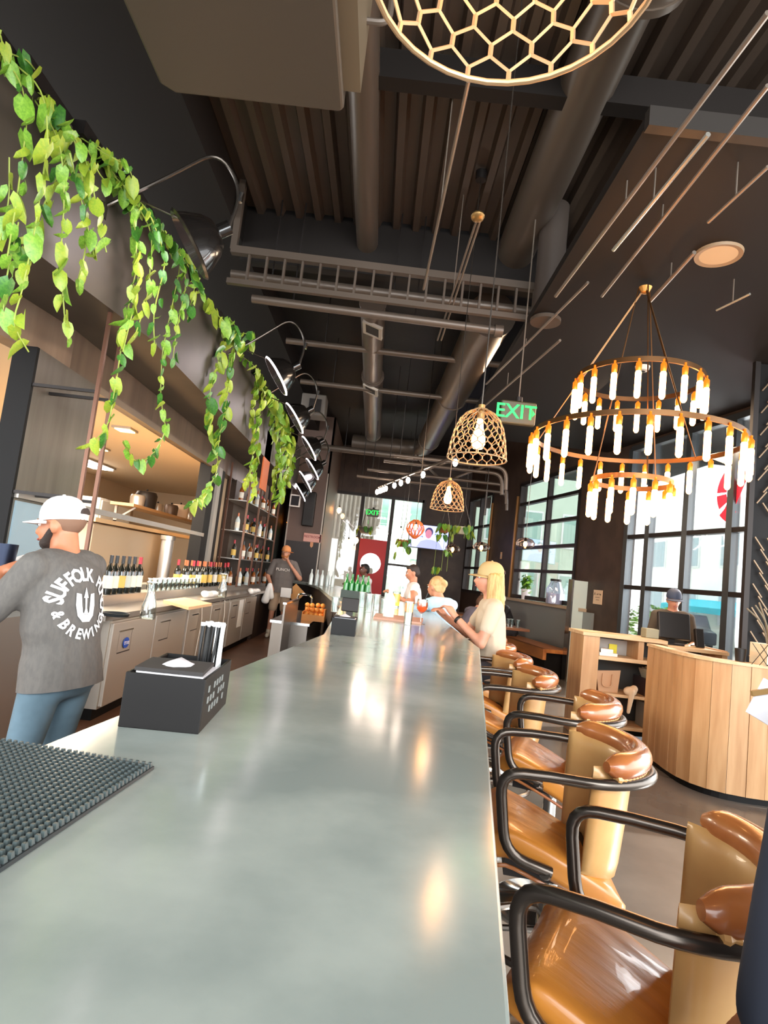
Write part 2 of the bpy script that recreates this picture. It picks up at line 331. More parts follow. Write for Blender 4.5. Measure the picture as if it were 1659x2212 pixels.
# ================================================================ CEILING SERVICES
def duct(name, label, secs, cat='duct', group=None):
    t = thing(name, label, cat, secs[0][0], group=group)
    for a, b, r in secs:
        a, b = V(a)-t.location, V(b)-t.location
        MB().cyl(a, b, r, n=28).build('duct_section', m_duct, t, ang=60)
        d = (b-a).normalized()
        for q in (a+d*.02, b-d*.02): MB().cyl(q-d*.025, q+d*.025, r+.012, n=28).build('collar', m_duct, t, ang=60)
    return t
zL, zR = 4.75, 4.86
d1 = duct('round_duct', 'slim round duct running overhead left of the hanging pendants', [((-.45, -1, zL), (-.47, 3.0, zL), .1), ((-.47, 3.0, zL), (-.48, 5.9, zL), .11)])
d2 = duct('round_duct', 'thick round duct running overhead to the right of the slim one', [((1.05, -1, zR-.1), (1.04, 2.9, zR-.1), .26), ((1.04, 2.9, zR), (1.04, 5.9, zR-.02), .19)])
zf = 4.35
d3 = duct('round_duct', 'pale slim round duct with two square side grilles beyond the big pipes', [((-.38, 6.3, zf), (-.40, 8.8, zf), .14), ((-.40, 8.8, zf), (-.42, 12.6, zf), .16)])
for (px, py, rr_) in ((815, 712, .14), (808, 842, .16)):
    p = PZ(px, py, zf-rr_); q = V((p.x-.05, p.y, zf-rr_-.004))-d3.location; tl = Matrix.Rotation(R(18), 3, 'Y')
    MB().box(q, (.17, .26, .03), rot=tl).build('grille', M('grille_dark', '1c1613', .6), d3, smooth=False); fr = MB()
    for dy in (-.145, .145): fr.box(q+V((0, dy, -.008)), (.24, .035, .035), rot=tl)
    for dx in (-.1, .1): fr.box(q+tl @ V((dx, 0, -.008)), (.035, .32, .035), rot=tl)
    fr.build('grille_frame', M('pale_metal', 'b5aca0', .4, .4), d3, smooth=False)
d4 = duct('round_duct', 'pale thick round duct curving off behind the nearest lit pendant', [((.93, 6.3, zf), (.86, 9.3, zf), .25), ((.86, 9.3, zf), (.78, 12.6, zf), .22)])
pts = fillet([(.78, 12.6, zf), (.74, 13.6, zf), (-.9, 13.7, zf)], .7); MB().tube([V(p)-d4.location for p in pts], .2, 20).build('duct_bend', m_duct, d4, ang=60)
hv = thing('air_handler', 'big dark sheet-metal air handler box hanging under the deck at upper left', 'air handler', (-.85, 1.2, 3.6))
b = MB(); b.prism([(-.44, 1.45), (-.38, 1.5), (.42, 1.5), (.44, 1.48), (.44, -2.4), (-.44, -2.4)], 0, .95); b.build('casing', M('air_handler_metal', '4d443a', .5, .3, bump=(60, .02)), hv, bevel=.03, smooth=False)
MB().bb((.44, -2.4, .03), (.52, 1.4, .9)).build('side_flange', M('flange_metal', '6b5d4a', .5, .3), hv, smooth=False)
for y in (-1.4, .9): MB().bar((-.44, y, .95), (-.44, y, 1.38), .03, .03).build('hanger', m_iron, hv); MB().bar((.44, y, .95), (.44, y, 1.38), .03, .03).build('hanger', m_iron, hv)
MB().tube(fillet([(.5, 1.3, .3), (.62, 1.3, .3), (.62, 1.3, .6), (.72, 1.25, .6)], .05), .015).build('side_pipe', m_pipe, hv)
# open-web truss in front of the bulkhead
yt = 5.45
tr = thing('steel_truss', 'dark open-web steel truss spanning the room below the deck', 'truss', (0, yt, 4.2))
xa, xb = -1.72, 1.7
def TB(a, b, w_, h): return MB().bar(V(a)-tr.location, V(b)-tr.location, w_, h)
TB((xa, yt, 4.30), (xb, yt, 4.26), .07, .07).build('top_chord', m_pipe, tr, smooth=False); TB((xa, yt, 3.99), (xb, yt, 3.95), .05, .05).build('bottom_chord', m_pipe, tr, smooth=False)
i = 0; x = xa+.18
while x < xb: TB((x, yt, 4.29), (x, yt, 3.99), .045, .02).build('web_bar', m_pipe, tr, smooth=False); x += .17
TB((xa+.02, yt, 4.3), (xa+.02, yt, 5.0), .06, .06).build('end_hanger', m_pipe, tr, smooth=False)
for px, lab, X1, r_ in (((500, 592), 'thicker pale pipe crossing the room just beyond the truss', 1.75, .045), ((545, 645), 'second pale pipe crossing the room, lower and shorter', .95, .042)):
    a = PY(px[0], px[1], 5.65); t = thing('cross_pipe', lab, 'pipe', a)
    MB().cyl((0, 0, 0), (X1-a.x, 0, -.04), r_, n=14).build('pipe', m_pipe, t, ang=60); MB().cyl((X1-a.x-.08, 0, -.04), (X1-a.x, 0, -.04), r_+.02, n=14).build('end_cap', m_pipe, t, ang=60)
    for fx in (.4, 1.6): MB().cyl((fx, 0, 0), (fx, 0, 4.98-a.z), .008, n=6).build('hanger_rod', m_iron, t)
t = thing('round_duct', 'short dark duct stub hanging down beside the exit sign cord', 'duct', (1.25, 5.2, 3.83)); MB().cyl((0, 0, 0), (0, 0, 1.1), .125, n=24).build('stub', M('dark_duct', '40362f', .45), t, ang=60); MB().cyl((0, 0, -.01), (0, 0, .02), .135, n=24).build('rim', m_duct, t, ang=60)
for i, (py, Y, xL, xR, z) in enumerate(((745, 7.5, -1.5, 2.3, 4.25), (830, 9.0, -1.5, 1.9, 4.2), (965, 12.9, -1.5, .6, 4.0))):
    t = thing('cross_pipe', ['thin pipe crossing above the second gooseneck lamp', 'thin pipe crossing above the third gooseneck lamp', 'pale pipe crossing far back above the string of lights'][i], 'pipe', (xL, Y, z))
    MB().cyl((0, 0, 0), (xR-xL, 0, 0), .04 if i < 2 else .07, n=12).build('pipe', m_pipe, t, ang=60)
    for fx in (.5, 2.0): MB().cyl((fx, 0, 0), (fx, 0, 4.95-z), .008, n=6).build('hanger_rod', m_iron, t)
# conduits along the room
m_cond = M('conduit', '7d7064', .35, .5); m_cond2 = M('bright_conduit', 'a9a49a', .25, .7)
def conduit(label, a, b, r_=.012, m=None, extra=None, name='conduit'):
    t = thing(name, label, 'conduit', a); MB().cyl((0, 0, 0), V(b)-V(a), r_, n=8).build('tube', m or m_cond, t)
    d = V(b)-V(a)
    for k in (.5,):
        p = d*k; top = (4.94 if (V(a)+p).x < 1.12 or (V(a)+p).y < 2.6 else 3.86)-(V(a)+p).z
        if top > .02: MB().cyl(p, p+V((0, 0, top)), .005, n=5).build('strap', m_cond, t)
    return t
conduit('thin conduit running lengthwise up to the hooked end, centre of the ceiling', PZ(1012, 175, 3.9), PZ(915, 625, 3.9), .011)
t = conduit('pair of thin rods with a brass turnbuckle between the two ducts', PZ(1032, 468, 4.0), PZ(945, 735, 4.0), .009, name='tie_rod')
d = PZ(1040, 468, 4.0)-t.location; MB().cyl(d, PZ(953, 735, 4.0)-t.location, .009, n=8).build('second_rod', m_cond, t); MB().ell((0, 0, 0), (.05, .06, .03)).build('turnbuckle', M('old_brass', '9c7a4a', .35, .8), t)
for i, (a, b, z, rr_, mm) in enumerate((((1659, 28), (1200, 640), 3.72, .013, m_cond), ((1530, 290), (1325, 540), 3.66, .013, m_cond2), ((1659, 185), (1300, 640), 3.76, .012, m_cond), ((1659, 360), (1530, 480), 3.66, .010, m_cond), ((1500, 545), (1405, 650), 3.74, .014, m_cond), ((1620, 635), (1548, 670), 3.68, .009, m_cond2), ((1270, 610), (1050, 830), 3.8, .011, m_cond), ((1210, 735), (1020, 900), 3.7, .012, m_cond))):
    conduit(['longest thin conduit on the right, running from the upper right edge inward', 'bright short conduit beside the longest one on the right', 'conduit to the right of the bright short one', 'conduit stub near the right edge above the round speaker', 'conduit from the round speaker down to the chandelier hook', 'shortest bright conduit right of the chandelier hook', 'conduit slanting past the short duct stub', 'conduit with a red tip left of the chandelier'][i], PZ(*a, z), PZ(*b, z), rr_, mm)
p = PZ(1552, 548, 3.86); t = thing('ceiling_speaker', 'round cream ceiling speaker set in the dark soffit', 'speaker', p)
MB().lathe([(.11, -.012), (.15, -.02), (.155, 0)], n=32).build('rim', M('speaker_rim', '8f7355', .5), t); MB().lathe([(0, -.016), (.12, -.014)], n=32, caps=False).build('speaker_grille', M('speaker_cream', 'c3a57f', .6), t)
for i, (px, py) in enumerate(((1155, 1043), (1388, 792))):
    p = PZ(px, py, 3.86) if i else PZ(1138, 785, 4.96); t = thing('smoke_detector', ['small white disc detector on the ceiling left of the chandelier', 'small pale disc detector on the soffit behind the chandelier'][i], 'detector', p); MB().lathe([(0, -.05), (.06, -.045), (.075, 0)], n=20).build('body', M('offwhite_plastic', 'c8c0b4', .5), t); MB().lathe([(.03, -.055), (.0, -.058)], n=12).build('sensor', m_iron, t)
t = thing('ceiling_fan_unit', 'boxy pale machine hanging from the ceiling beyond the third gooseneck lamp', 'ceiling unit', PY(682, 880, 11)); MB().bb((-.25, -.2, -.2), (.2, .2, .2)).build('housing', M('dusty_box', '6a625a', .5), t, bevel=.02); MB().bb((-.1, -.23, -.15), (.12, -.2, .1)).build('vent', m_iron, t); MB().cyl((0, 0, .2), (0, 0, 4.9-t.location.z), .02, n=8).build('drop_rod', m_iron, t)
# bent-pipe canopy over the far bar, with a string of lights
Y0 = 9.4; cn = thing('pipe_canopy', 'bent steel pipe canopy hung over the far end of the bar', 'canopy', (.8, 9.4, 3.3))
for Y, xl, xr in ((9.4, .05, 1.85), (9.95, -.1, 1.9), (11.0, -.4, 2.2), (11.9, -.62, 2.4)):
    q = fillet([(xl, Y, 3.3), (xr, Y, 3.3), (xr+.02, Y, 2.95)], .25); MB().tube([V(p)-cn.location for p in q], .03, 10).build('cross_tube', m_pipe, cn)
    for fx in (xl+.1, xr-.4): MB().cyl(V((fx, Y, 3.3))-cn.location, V((fx, Y, 4.95))-cn.location, .007, n=6).build('hanger_rod', m_iron, cn)
for a, b in (((1.6, 9.4, 3.33), (1.0, 12, 3.33)), ((.4, 9.4, 3.33), (1.2, 12, 3.33)), ((1.0, 9.4, 3.33), (.2, 12, 3.33))): MB().cyl(V(a)-cn.location, V(b)-cn.location, .022, n=8).build('brace', m_pipe, cn)
for x in (.2, 1.2): MB().bb((x-.02, 2.5, -.5), (x+.02, 2.54, 0)).build('grid_bar', m_iron, cn)
st = thing('string_light', 'strip of small white bulbs slanting under the pipe canopy', 'light', PZ(985, 985, 3.1))
a, b = V((0, 0, 0)), PZ(818, 1052, 3.1)-st.location; MB().cyl(a, b, .02, n=8).build('rail', m_pipe, st)
m_wb = M('white_bulb', 'fff2e6', .3, emit=('ffe6d0', 30))
for k, px in ((.0, 0), (.33, 0), (.52, 0), (.62, 0), (.72, 0), (.86, 0), (.9, 0), (.94, 0), (.97, 0), (1.02, 0)):
    p = a.lerp(b, k); bb = MB().ell((0, 0, -.09), (.035, .035, .055), n=10).build('bulb', m_wb, st, loc=p); MB().cyl((0, 0, -.05), (0, 0, 0), .018, n=8).build('socket', m_iron, bb)
# ================================================================ BAR AND FURNITURE
m_top = M('zinc_bar_top', '848d88', .15, .0, var=(2.4, 'a9b0a8', .42, .70, 10), bump=(90, .006), spec=.6)
HB = 1.07
outer = [(-.033, -.6), (.62, 3.43), (.645, 6.6), (.45, 8.2), (-.05, 10.4), (-.8, 12.6), (-1.85, 13.3)]
inner_ = [(-2.0, 12.75), (-1.4, 12.2), (-.98, 10.6), (-.58, 7.8), (-.32, 6.1), (-.245, 3.23), (-.745, -.6)]
bar = thing('bar_counter', 'long grey-green zinc-topped bar counter with a kink, running away from the viewer', 'bar counter')
MB().prism(outer+inner_, HB-.045, HB).build('bar_top', m_top, bar, bevel=.004, smooth=False)
MB().prism([(x-.22, y) for x, y in outer]+[(x+.06, y) for x, y in inner_], .1, HB-.045).build('bar_body', M('bar_body', '2f2723', .5), bar, smooth=False)
MB().prism([(x-.27, y) for x, y in outer]+[(x+.1, y) for x, y in inner_], 0, .1).build('toe_kick', m_black, bar, smooth=False)
MB().tube([(x-.04, y, .22) for x, y in outer], .022, 10).build('foot_rail', M('dull_brass', '6d5a40', .35, .8), bar)
# ribbed rubber service mat
mt = thing('rubber_bar_mat', 'black nubbed rubber service mat on the near left of the bar', 'mat', (0, 0, HB)); m_rub = M('black_rubber', '23282a', .5)
c0 = V((-.318, 1.0, 0)); ea = V((-.095, -.98, 0)).normalized(); eb = V((-.99, .13, 0)).normalized()
quad = lambda a, b, z: c0 + ea*a + eb*b + V((0, 0, z))
L_, W_ = .72, .30
b = MB(); b.add([quad(a, q, z) for z in (.001, .006) for a, q in ((0, 0), (L_, 0), (L_, W_), (0, W_))], [(0, 3, 2, 1), (4, 5, 6, 7)]+[(i, (i+1) % 4, (i+1) % 4+4, i+4) for i in range(4)]); b.build('base', m_rub, mt, smooth=False)
b = MB(); na, nb = 66, 28
for i in range(na):
    for j in range(nb):
        a, q = (i+.5)*L_/na, (j+.5)*W_/nb; h = .0032
        b.add([quad(a+s*h, q+t*h, .006) for s, t in ((-1, -1), (1, -1), (1, 1), (-1, 1))]+[quad(a+s*h*.7, q+t*h*.7, .0125) for s, t in ((-1, -1), (1, -1), (1, 1), (-1, 1))], [(4, 5, 6, 7)]+[(k, (k+1) % 4, (k+1) % 4+4, k+4) for k in range(4)])
tag(b.build('nubs', M('rubber_nub', '3b4444', .35), mt, smooth=False), kind='stuff')
# ---- leather bar stools
m_lea = M('tan_leather', 'cc8534', .36, var=(4, 'ae6a28', .36, .66), bump=(5, .45), stretch=(.5, 3.2, 1), coat=.25); m_lea2 = M('pale_tan_leather', 'd2a468', .36, var=(4, 'c08e54', .4, .65), bump=(22, .06), coat=.2)
m_roll = M('worn_brown_leather', 'b06c38', .27, var=(6, '98552c', .4, .62), coat=.45); m_gun = M('gunmetal_tube', '5b534c', .25, .85); m_chr = M('chrome', 'c9c9c6', .12, 1.)
def make_stool():
    t = thing('bar_stool', 'stool', 'bar stool')
    secs = []; nS = 18
    for i in range(nS+1):
        u = i/nS; x = -.235+.44*u; z = .715-.17*u**1.3-.035*max(0, .18-u)/.18; e = math.sin(PI*min(1, max(.0, min(u, 1-u)*7+.12))/2); hw = .215*(.80+.20*e)-.03*u; th = .052*e+.004
        row = []
        for k in range(64):
            a = 2*PI*k/64; ca, sa = math.cos(a), math.sin(a); q = .5
            yy = hw*math.copysign(abs(ca)**q, ca); cr = sum(.009*e_*math.exp(-((yy-y0_-m_*u)/.0085)**2)*max(0, min(1, (u-.15)*4)) for y0_, m_, e_ in ((.03, .06, 1), (-.075, .05, .9), (.10, .02, .7), (-.01, -.05, .6))) if sa > .2 else 0
            row.append(V((x, yy, z-.05-cr+th*math.copysign(abs(sa)**.7, sa) + .018*(abs(ca)**3 if sa > 0 else 0))))
        secs.append(row)
    b = MB(); n = 64; vs = [p for r in secs for p in r]; b.add(vs, [(i*n+k, i*n+(k+1) % n, (i+1)*n+(k+1) % n, (i+1)*n+k) for i in range(nS) for k in range(n)]+[tuple(range(n))[::-1], tuple(nS*n+k for k in range(n))])
    seat = b.build('seat', m_lea, t, ang=70)
    [MB().tube([secs[i][q_]+V((0, 0, -.03)) for i in range(nS+1)], .006, 6).build('piping', m_roll, seat) for q_ in (61, 35)]
    MB().bb((-.16, -.15, .54), (.12, .15, .60)).build('seat_pan', m_iron, t, smooth=False)
    def arc(a0, a1, n_): return [R(a0+(a1-a0)*i/n_) for i in range(n_+1)]
    b = MB(); A = arc(-72, 72, 24); rows = []
    for a in A:
        e = min(1, (72-abs(math.degrees(a)))/9+.25); th = .021*e; row = []
        zb, zt = .53+.06*abs(a), .925
        for k in range(12):
            s = k/12*2*PI; zz = (zb+zt)/2+(zt-zb)/2*math.copysign(abs(math.sin(s))**.5, math.sin(s)); lean = .0+.04*(zz-.55)/.4
            rr = .215+lean+th*math.copysign(abs(math.cos(s))**.6, math.cos(s)); row.append(V((rr*math.cos(a)*.86+.0, rr*math.sin(a)*.95, zz)))
        rows.append(row)
    n = 12; vs = [p for r in rows for p in r]; b.add(vs, [(i*n+k, i*n+(k+1) % n, (i+1)*n+(k+1) % n, (i+1)*n+k) for i in range(len(A)-1) for k in range(n)]+[tuple(range(n))[::-1], tuple((len(A)-1)*n+k for k in range(n))])
    back = b.build('backrest', m_lea2, t, ang=70)
    def rim(r_, z, sx=.86, sy=.95, lim=66, n_=26): return [V((r_*math.cos(a)*sx, r_*math.sin(a)*sy, z)) for a in arc(-lim, lim, n_)]
    pts = rim(.285, .932); b = MB(); N = len(pts); b.tube(pts, [.04*min(1, (.1+.4*min(i, N-1-i))**.4) for i in range(N)], 16); b.build('top_roll', m_roll, t)
    pts = rim(.300, .902, n_=60, lim=60); MB().tube(pts, [.012+.004*(i % 2) for i in range(len(pts))], 7).build('gathered_trim', m_lea2, back)
    arm = [(-.03, -.22, .60), (-.17, -.245, .64), (-.205, -.255, .876), (-.06, -.262, .884)] ; arm = fillet(arm, .07)
    arcp = [V((.02+.27*math.cos(a), .268*math.sin(a), .884)) for a in arc(-86, 86, 26)]
    L = arm + arcp + [V((p.x, -p.y, p.z)) for p in arm[::-1]]
    MB().tube(L, .0165, 10).build('arm_frame', m_gun, t)
    MB().cyl((0, 0, .05), (0, 0, .56), .03, n=16).build('pedestal', m_chr, t); MB().lathe([(.23, 0), (.23, .012), (.2, .03), (.06, .05), (.03, .08)], n=32).build('base', m_chr, t)
    ring = [V((.19*math.cos(2*PI*i/28)-.02, .19*math.sin(2*PI*i/28), .30)) for i in range(28)]; b = MB(); b.tube(ring, .012, 8, closed=True); b.tube([(-.21, 0, .3), (0, 0, .33)], .01, 8); b.tube([(.17, 0, .3), (0, 0, .33)], .01, 8); b.build('foot_ring', m_gun, t)
    for s in (-1, 1): MB().tube(fillet([(-.05, s*.235, .60), (-.02, s*.14, .56), (0, s*.03, .5)], .04), .0165, 8).build('strut', m_gun, t)
    return t
st0 = make_stool()
STOOLS = [(.625, 1.31, -29, 'nearest tan leather bar stool, at the lower right beside the bar'), (.676, 2.09, -9, 'second nearest leather bar stool, its rounded back turned towards the host desk'), (.915, 2.90, -20, 'third leather bar stool from the viewer, behind the second, bar side of the shelves'), (.825, 3.58, -3, 'fourth leather bar stool from the viewer, beside the kink in the bar'),
          (.86, 4.28, 3, 'fifth leather bar stool, the empty one in front of the blonde woman'), (.92, 5.03, 2, 'leather bar stool under the blonde woman in the cap'), (1.0, 5.75, 0, 'leather bar stool just beyond the blonde woman'), (.98, 6.5, 0, 'leather bar stool under the woman with the bun')]
for i, (x, y, a, lab) in enumerate(STOOLS):
    s = st0 if i == 0 else dup(st0, (0, 0, 0)); s.location = (x, y, 0); s.rotation_euler = (0, 0, R(a)); tag(s, lab, 'bar stool', 'leather bar stools along the bar')
# ---- host stand: curved plank front
m_oak = M('pale_oak', 'bd9468', .45, var=(3, 'a87c50', .35, .65, 8), stretch=(5, 5, .5)); m_oak2 = M('light_oak_edge', 'd3b48c', .45, var=(4, 'c29f74', .35, .65), stretch=(.6, 5, 5))
hd = thing('host_desk', 'curved host desk faced with upright pale oak planks', 'desk')
cur = fillet([V((2.62, 5.75, 0)), V((2.58, 4.74, 0)), V((4.3, 4.62, 0))], .62, 12); tot = [0]
for i in range(1, len(cur)): tot.append(tot[-1]+(cur[i]-cur[i-1]).length)
def along(s):
    for i in range(1, len(cur)):
        if s <= tot[i] or i == len(cur)-1:
            d = (cur[i]-cur[i-1]).normalized(); return cur[i-1]+d*(s-tot[i-1]), V((d.y, -d.x, 0))
s = 0; k = 0
while s < tot[-1]-.02:
    e = min(s+.135, tot[-1]); P_, nr = along(s+.0015); Q_, nq = along(e-.0015); o_ = .004*(k % 3)*.5
    vs = [P_-nr*o_, Q_-nq*o_, Q_-nq*.03, P_-nr*.03]
    MB().add([p+V((0, 0, z)) for z in (.055, 1.03) for p in vs], [(0, 1, 2, 3), (7, 6, 5, 4)]+[(i, (i+1) % 4, (i+1) % 4+4, i+4) for i in range(4)]).build('plank', m_oak, hd, smooth=False); s = e; k += 1
b = MB(); n = len(cur); nrm = [along(min(tot[i]+.001, tot[-1]-.001))[1] for i in range(n)]
b.add([cur[i]+nrm[i]*(.012)+V((0, 0, z)) for z in (1.03, 1.055) for i in range(n)]+[cur[i]-nrm[i]*.1+V((0, 0, z)) for z in (1.03, 1.055) for i in range(n)], [f for i in range(n-1) for f in ((i, i+1, n+i+1, n+i), (n+i, n+i+1, 3*n+i+1, 3*n+i), (2*n+i, 3*n+i, 3*n+i+1, 2*n+i+1), (i, 2*n+i, 2*n+i+1, i+1))]+[(0, n, 3*n, 2*n), (n-1, 3*n-1, 4*n-1, 2*n-1)])
b.build('top_cap', m_oak2, hd, smooth=False)
b = MB(); b.add([cur[i]-nrm[i]*.045+V((0, 0, z)) for z in (0, .06) for i in range(n)], [(i, i+1, n+i+1, n+i) for i in range(n-1)]); b.build('toe_kick', m_black, hd, smooth=False)
MB().bb((2.75, 5.1, .72), (4.2, 5.6, .76)).build('work_shelf', m_oak2, hd, smooth=False)
# shelf unit
SX, SY = 2.2, 6.3
su = thing('shelf_unit', 'open pale oak shelf unit at the left end of the host station', 'shelf', (SX, SY, 0))
for a, b_, nm, m in (((0, 0, 0), (.17, .42, 1.05), 'end_panel', m_oak), ((.17, .40, 0), (1.5, .42, 1.03), 'back_panel', M('dark_shelf_back', '35322e', .6)), ((1.44, 0, 0), (1.5, .42, 1.03), 'side_panel', m_oak), ((-.02, -.03, 1.03), (.86, .44, 1.065), 'top', m_oak2), ((.86, -.03, .985), (1.5, .44, 1.02), 'lower_top', m_oak2), ((.17, 0, .80), (1.44, .4, .84), 'shelf', m_oak2), ((.17, 0, .44), (1.44, .4, .47), 'shelf', m_oak2), ((.17, 0, .12), (1.44, .4, .15), 'shelf', m_oak2), ((.58, .02, .84), (.64, .4, 1.03), 'divider', m_oak), ((.17, .3, .84), (.58, .31, 1.0), 'paper_backing', M('grey_card', 'a8a098', .6))):
    MB().bb(a, b_).build(nm, m, su, smooth=False, bevel=.003)
def sm(name, label, cat, mb, m, loc=None, group=None, bevel=0, rz=0, kind=None, ang=40): return tag(mb.build(name, m, None, bevel, loc, rz, ang=ang), label, cat, group, kind)
W = lambda x, y, z: (SX+x, SY+y, z)
sm('sticky_note', 'yellow sticky note on the upper shelf of the host station', 'note', MB().box((0, 0, .055), (.085, .006, .11)), M('yellow_note', 'e3d23a', .6), W(.42, .28, .84))
sm('paper_stack', 'loose white papers at the left end of the upper shelf', 'paper', MB().prism([(0, 0), (.2, .03), (.16, .25), (-.02, .22)], 0, .03).prism([(.02, .02), (.14, .0), (.12, .2)], .03, .07), M('white_paper', 'e9e2d8', .7), W(.19, .04, .84))
t = thing('paper_bag', 'brown paper bag with handles on the middle shelf', 'bag', W(.33, .18, .47)); m_kraft = M('kraft_paper', 'b8906c', .7, bump=(12, .3))
b = MB(); b.add([V(p) for p in ((-.1, -.08, 0), (.1, -.08, 0), (.1, .08, 0), (-.1, .08, 0), (-.13, -.06, .2), (.13, -.05, .23), (.12, .06, .21), (-.12, .05, .19))], [(0, 3, 2, 1), (0, 1, 5, 4), (1, 2, 6, 5), (2, 3, 7, 6), (3, 0, 4, 7)]); b.build('bag_body', m_kraft, t, smooth=False)
MB().tube(fillet([(-.06, -.07, .18), (-.08, -.11, .06), (.02, -.11, .05), (.04, -.07, .18)], .04), .008, 6).build('handle', m_kraft, t)
t = thing('paper_bin', 'dark open box full of folded papers on the middle shelf', 'box', W(.92, .2, .47)); m_bx = M('dark_plum_box', '3d2f30', .5)
b = MB()
for c, d in (((0, -.18, .09), (.42, .015, .18)), ((0, .17, .09), (.42, .015, .18)), ((-.21, 0, .09), (.015, .36, .18)), ((.21, 0, .09), (.015, .36, .18)), ((0, 0, .008), (.42, .36, .015))): b.box(c, d)
b.build('bin', m_bx, t, smooth=False)
for i in range(9): MB().box((-.15+.036*i, -.02, .17), (.012, .28, .2+.02*(i % 3)), rot=Matrix.Rotation(R(-22+i), 3, 'Y')).build('folded_paper', M('cream_paper', 'd9c8a6', .7), t, smooth=False)
t = thing('crumpled_cloth', 'crumpled cream cloth hanging over the edge of the middle shelf', 'cloth', W(.53, .03, .47)); b = MB()
b.ell((0, 0, .04), (.07, .06, .05)).ell((.03, -.02, .07), (.04, .04, .04)).cap((0, -.05, .04), (-.03, -.06, -.16), .03, .018)
fuse(b, 'cloth_body', M('cream_cloth', 'd9c0a0', .8), t, .008, 3)
for i in range(9): sm('menu_binder', ['grey', 'green', 'black', 'brown'][(0, 0, 1, 1, 2, 2, 2, 3, 2)[i]]+' upright menu binder on the lowest shelf of the host station', 'binder', MB().box((0, 0, .125), (.028, .22, .25)), M(['binder_grey', 'binder_green', 'binder_black', 'binder_brown'][(0, 0, 1, 1, 2, 2, 2, 3, 2)[i]], ['8a8880', '5c6460', '2b2a2a', '6f4a38'][(0, 0, 1, 1, 2, 2, 2, 3, 2)[i]], .5), W(.72+.05*i, .16, .15), 'menu binders on the lowest shelf', .003)
t = thing('rolled_plan', 'pale blue roll of paper with a dark band on the floor under the shelves', 'paper roll', W(.75, -.1, .05)); MB().cyl((-.22, 0, .0), (.24, .06, 0), .045, n=16).build('roll', M('blue_paper', '8fa9c4', .5), t); MB().cyl((.08, .039, 0), (.11, .043, 0), .048, n=16).build('band', m_black, t)
t = thing('monitor', 'black point-of-sale monitor seen from behind on the host station', 'monitor', W(1.02, .2, 1.02)); MB().box((0, 0, .2), (.34, .05, .28), rot=Matrix.Rotation(R(-12), 3, 'X')).build('display', m_blackmetal, t, bevel=.01, smooth=False); MB().box((0, .05, .03), (.06, .06, .12)).build('neck', m_blackmetal, t); MB().box((0, .03, .008), (.2, .18, .016)).build('foot', m_blackmetal, t)
t = thing('phone_handset', 'small black device standing beside the monitor', 'device', W(1.3, .2, 1.02)); MB().box((0, 0, .1), (.09, .05, .2), rot=Matrix.Rotation(R(-15), 3, 'X')).build('body', m_blackmetal, t, bevel=.008, smooth=False); MB().box((0, .02, .01), (.1, .1, .02)).build('foot', m_chr, t, smooth=False)
sm('grey_box', 'small olive grey box on the host station left of the monitor', 'box', MB().box((0, 0, .05), (.14, .14, .1)), M('olive_grey', '8d8a72', .6), W(.78, .22, 1.065), bevel=.01)
t = thing('wire_planter', 'white planter with a diamond wire wrap on the right end of the host desk', 'planter', (3.14, 4.76, 1.055)); MB().bb((-.1, -.1, 0), (.2, .12, .16)).build('box', M('cream_planter', 'd9d2b8', .6), t, smooth=False); b = MB()
for i in range(-2, 5): b.tube([(-.1+.06*i, -.104, 0), (-.1+.06*i+.12, -.104, .16)], .003, 5); b.tube([(-.1+.06*i, -.104, .16), (-.1+.06*i+.12, -.104, 0)], .003, 5)
b.build('wire_wrap', m_gun, t)
for i in range(7):
    a = i*.9; MB().tube(fillet([(.03*math.cos(a), .03*math.sin(a), .15), (.07*math.cos(a), .06*math.sin(a), .32), (.2*math.cos(a), .12*math.sin(a), .42+.03*(i % 3))], .1), .007, 5).build('dry_stem', M('dry_stem', '6f6552', .7), t)
t = thing('dark_cup', 'small dark cup on the host desk left of the wire planter', 'cup', (2.93, 4.82, 1.055)); MB().lathe([(.035, 0), (.042, .1), (.038, .1), (.032, .01)], n=16, caps=False).build('cup_body', m_blackmetal, t); MB().lathe([(0, .004), (.034, .004)], n=16, caps=False).build('cup_base', m_blackmetal, t)
# expanded metal screen at the right
sc = thing('metal_screen', 'dark slotted metal screen standing at the right edge', 'screen', (3.44, 5.62, .0)); MB().bb((-.03, -.02, 0), (.02, .03, 3.86)).build('edge_post', m_iron, sc, smooth=False); MB().bb((.02, .03, 0), (1.3, .05, 3.86)).build('backing', m_black, sc, smooth=False)
src = MB().bar((-.045, 0, -.06), (.045, 0, .06), .012, .012).mesh('slat', M('bronze_slat', '7a6650', .4, .5), False); src2 = MB().bar((-.045, 0, .06), (.045, 0, -.06), .012, .012).mesh('slat', MATS['bronze_slat'], False)
for j in range(26):
    for i in range(5):
        if j in (11, 12): continue
        inst('slat', src if (j > 14) else src2 if j < 11 else (src, src2)[j % 2], sc, (.1+.115*i+(.057 if j % 2 else 0), .0, 1.0+.11*j))
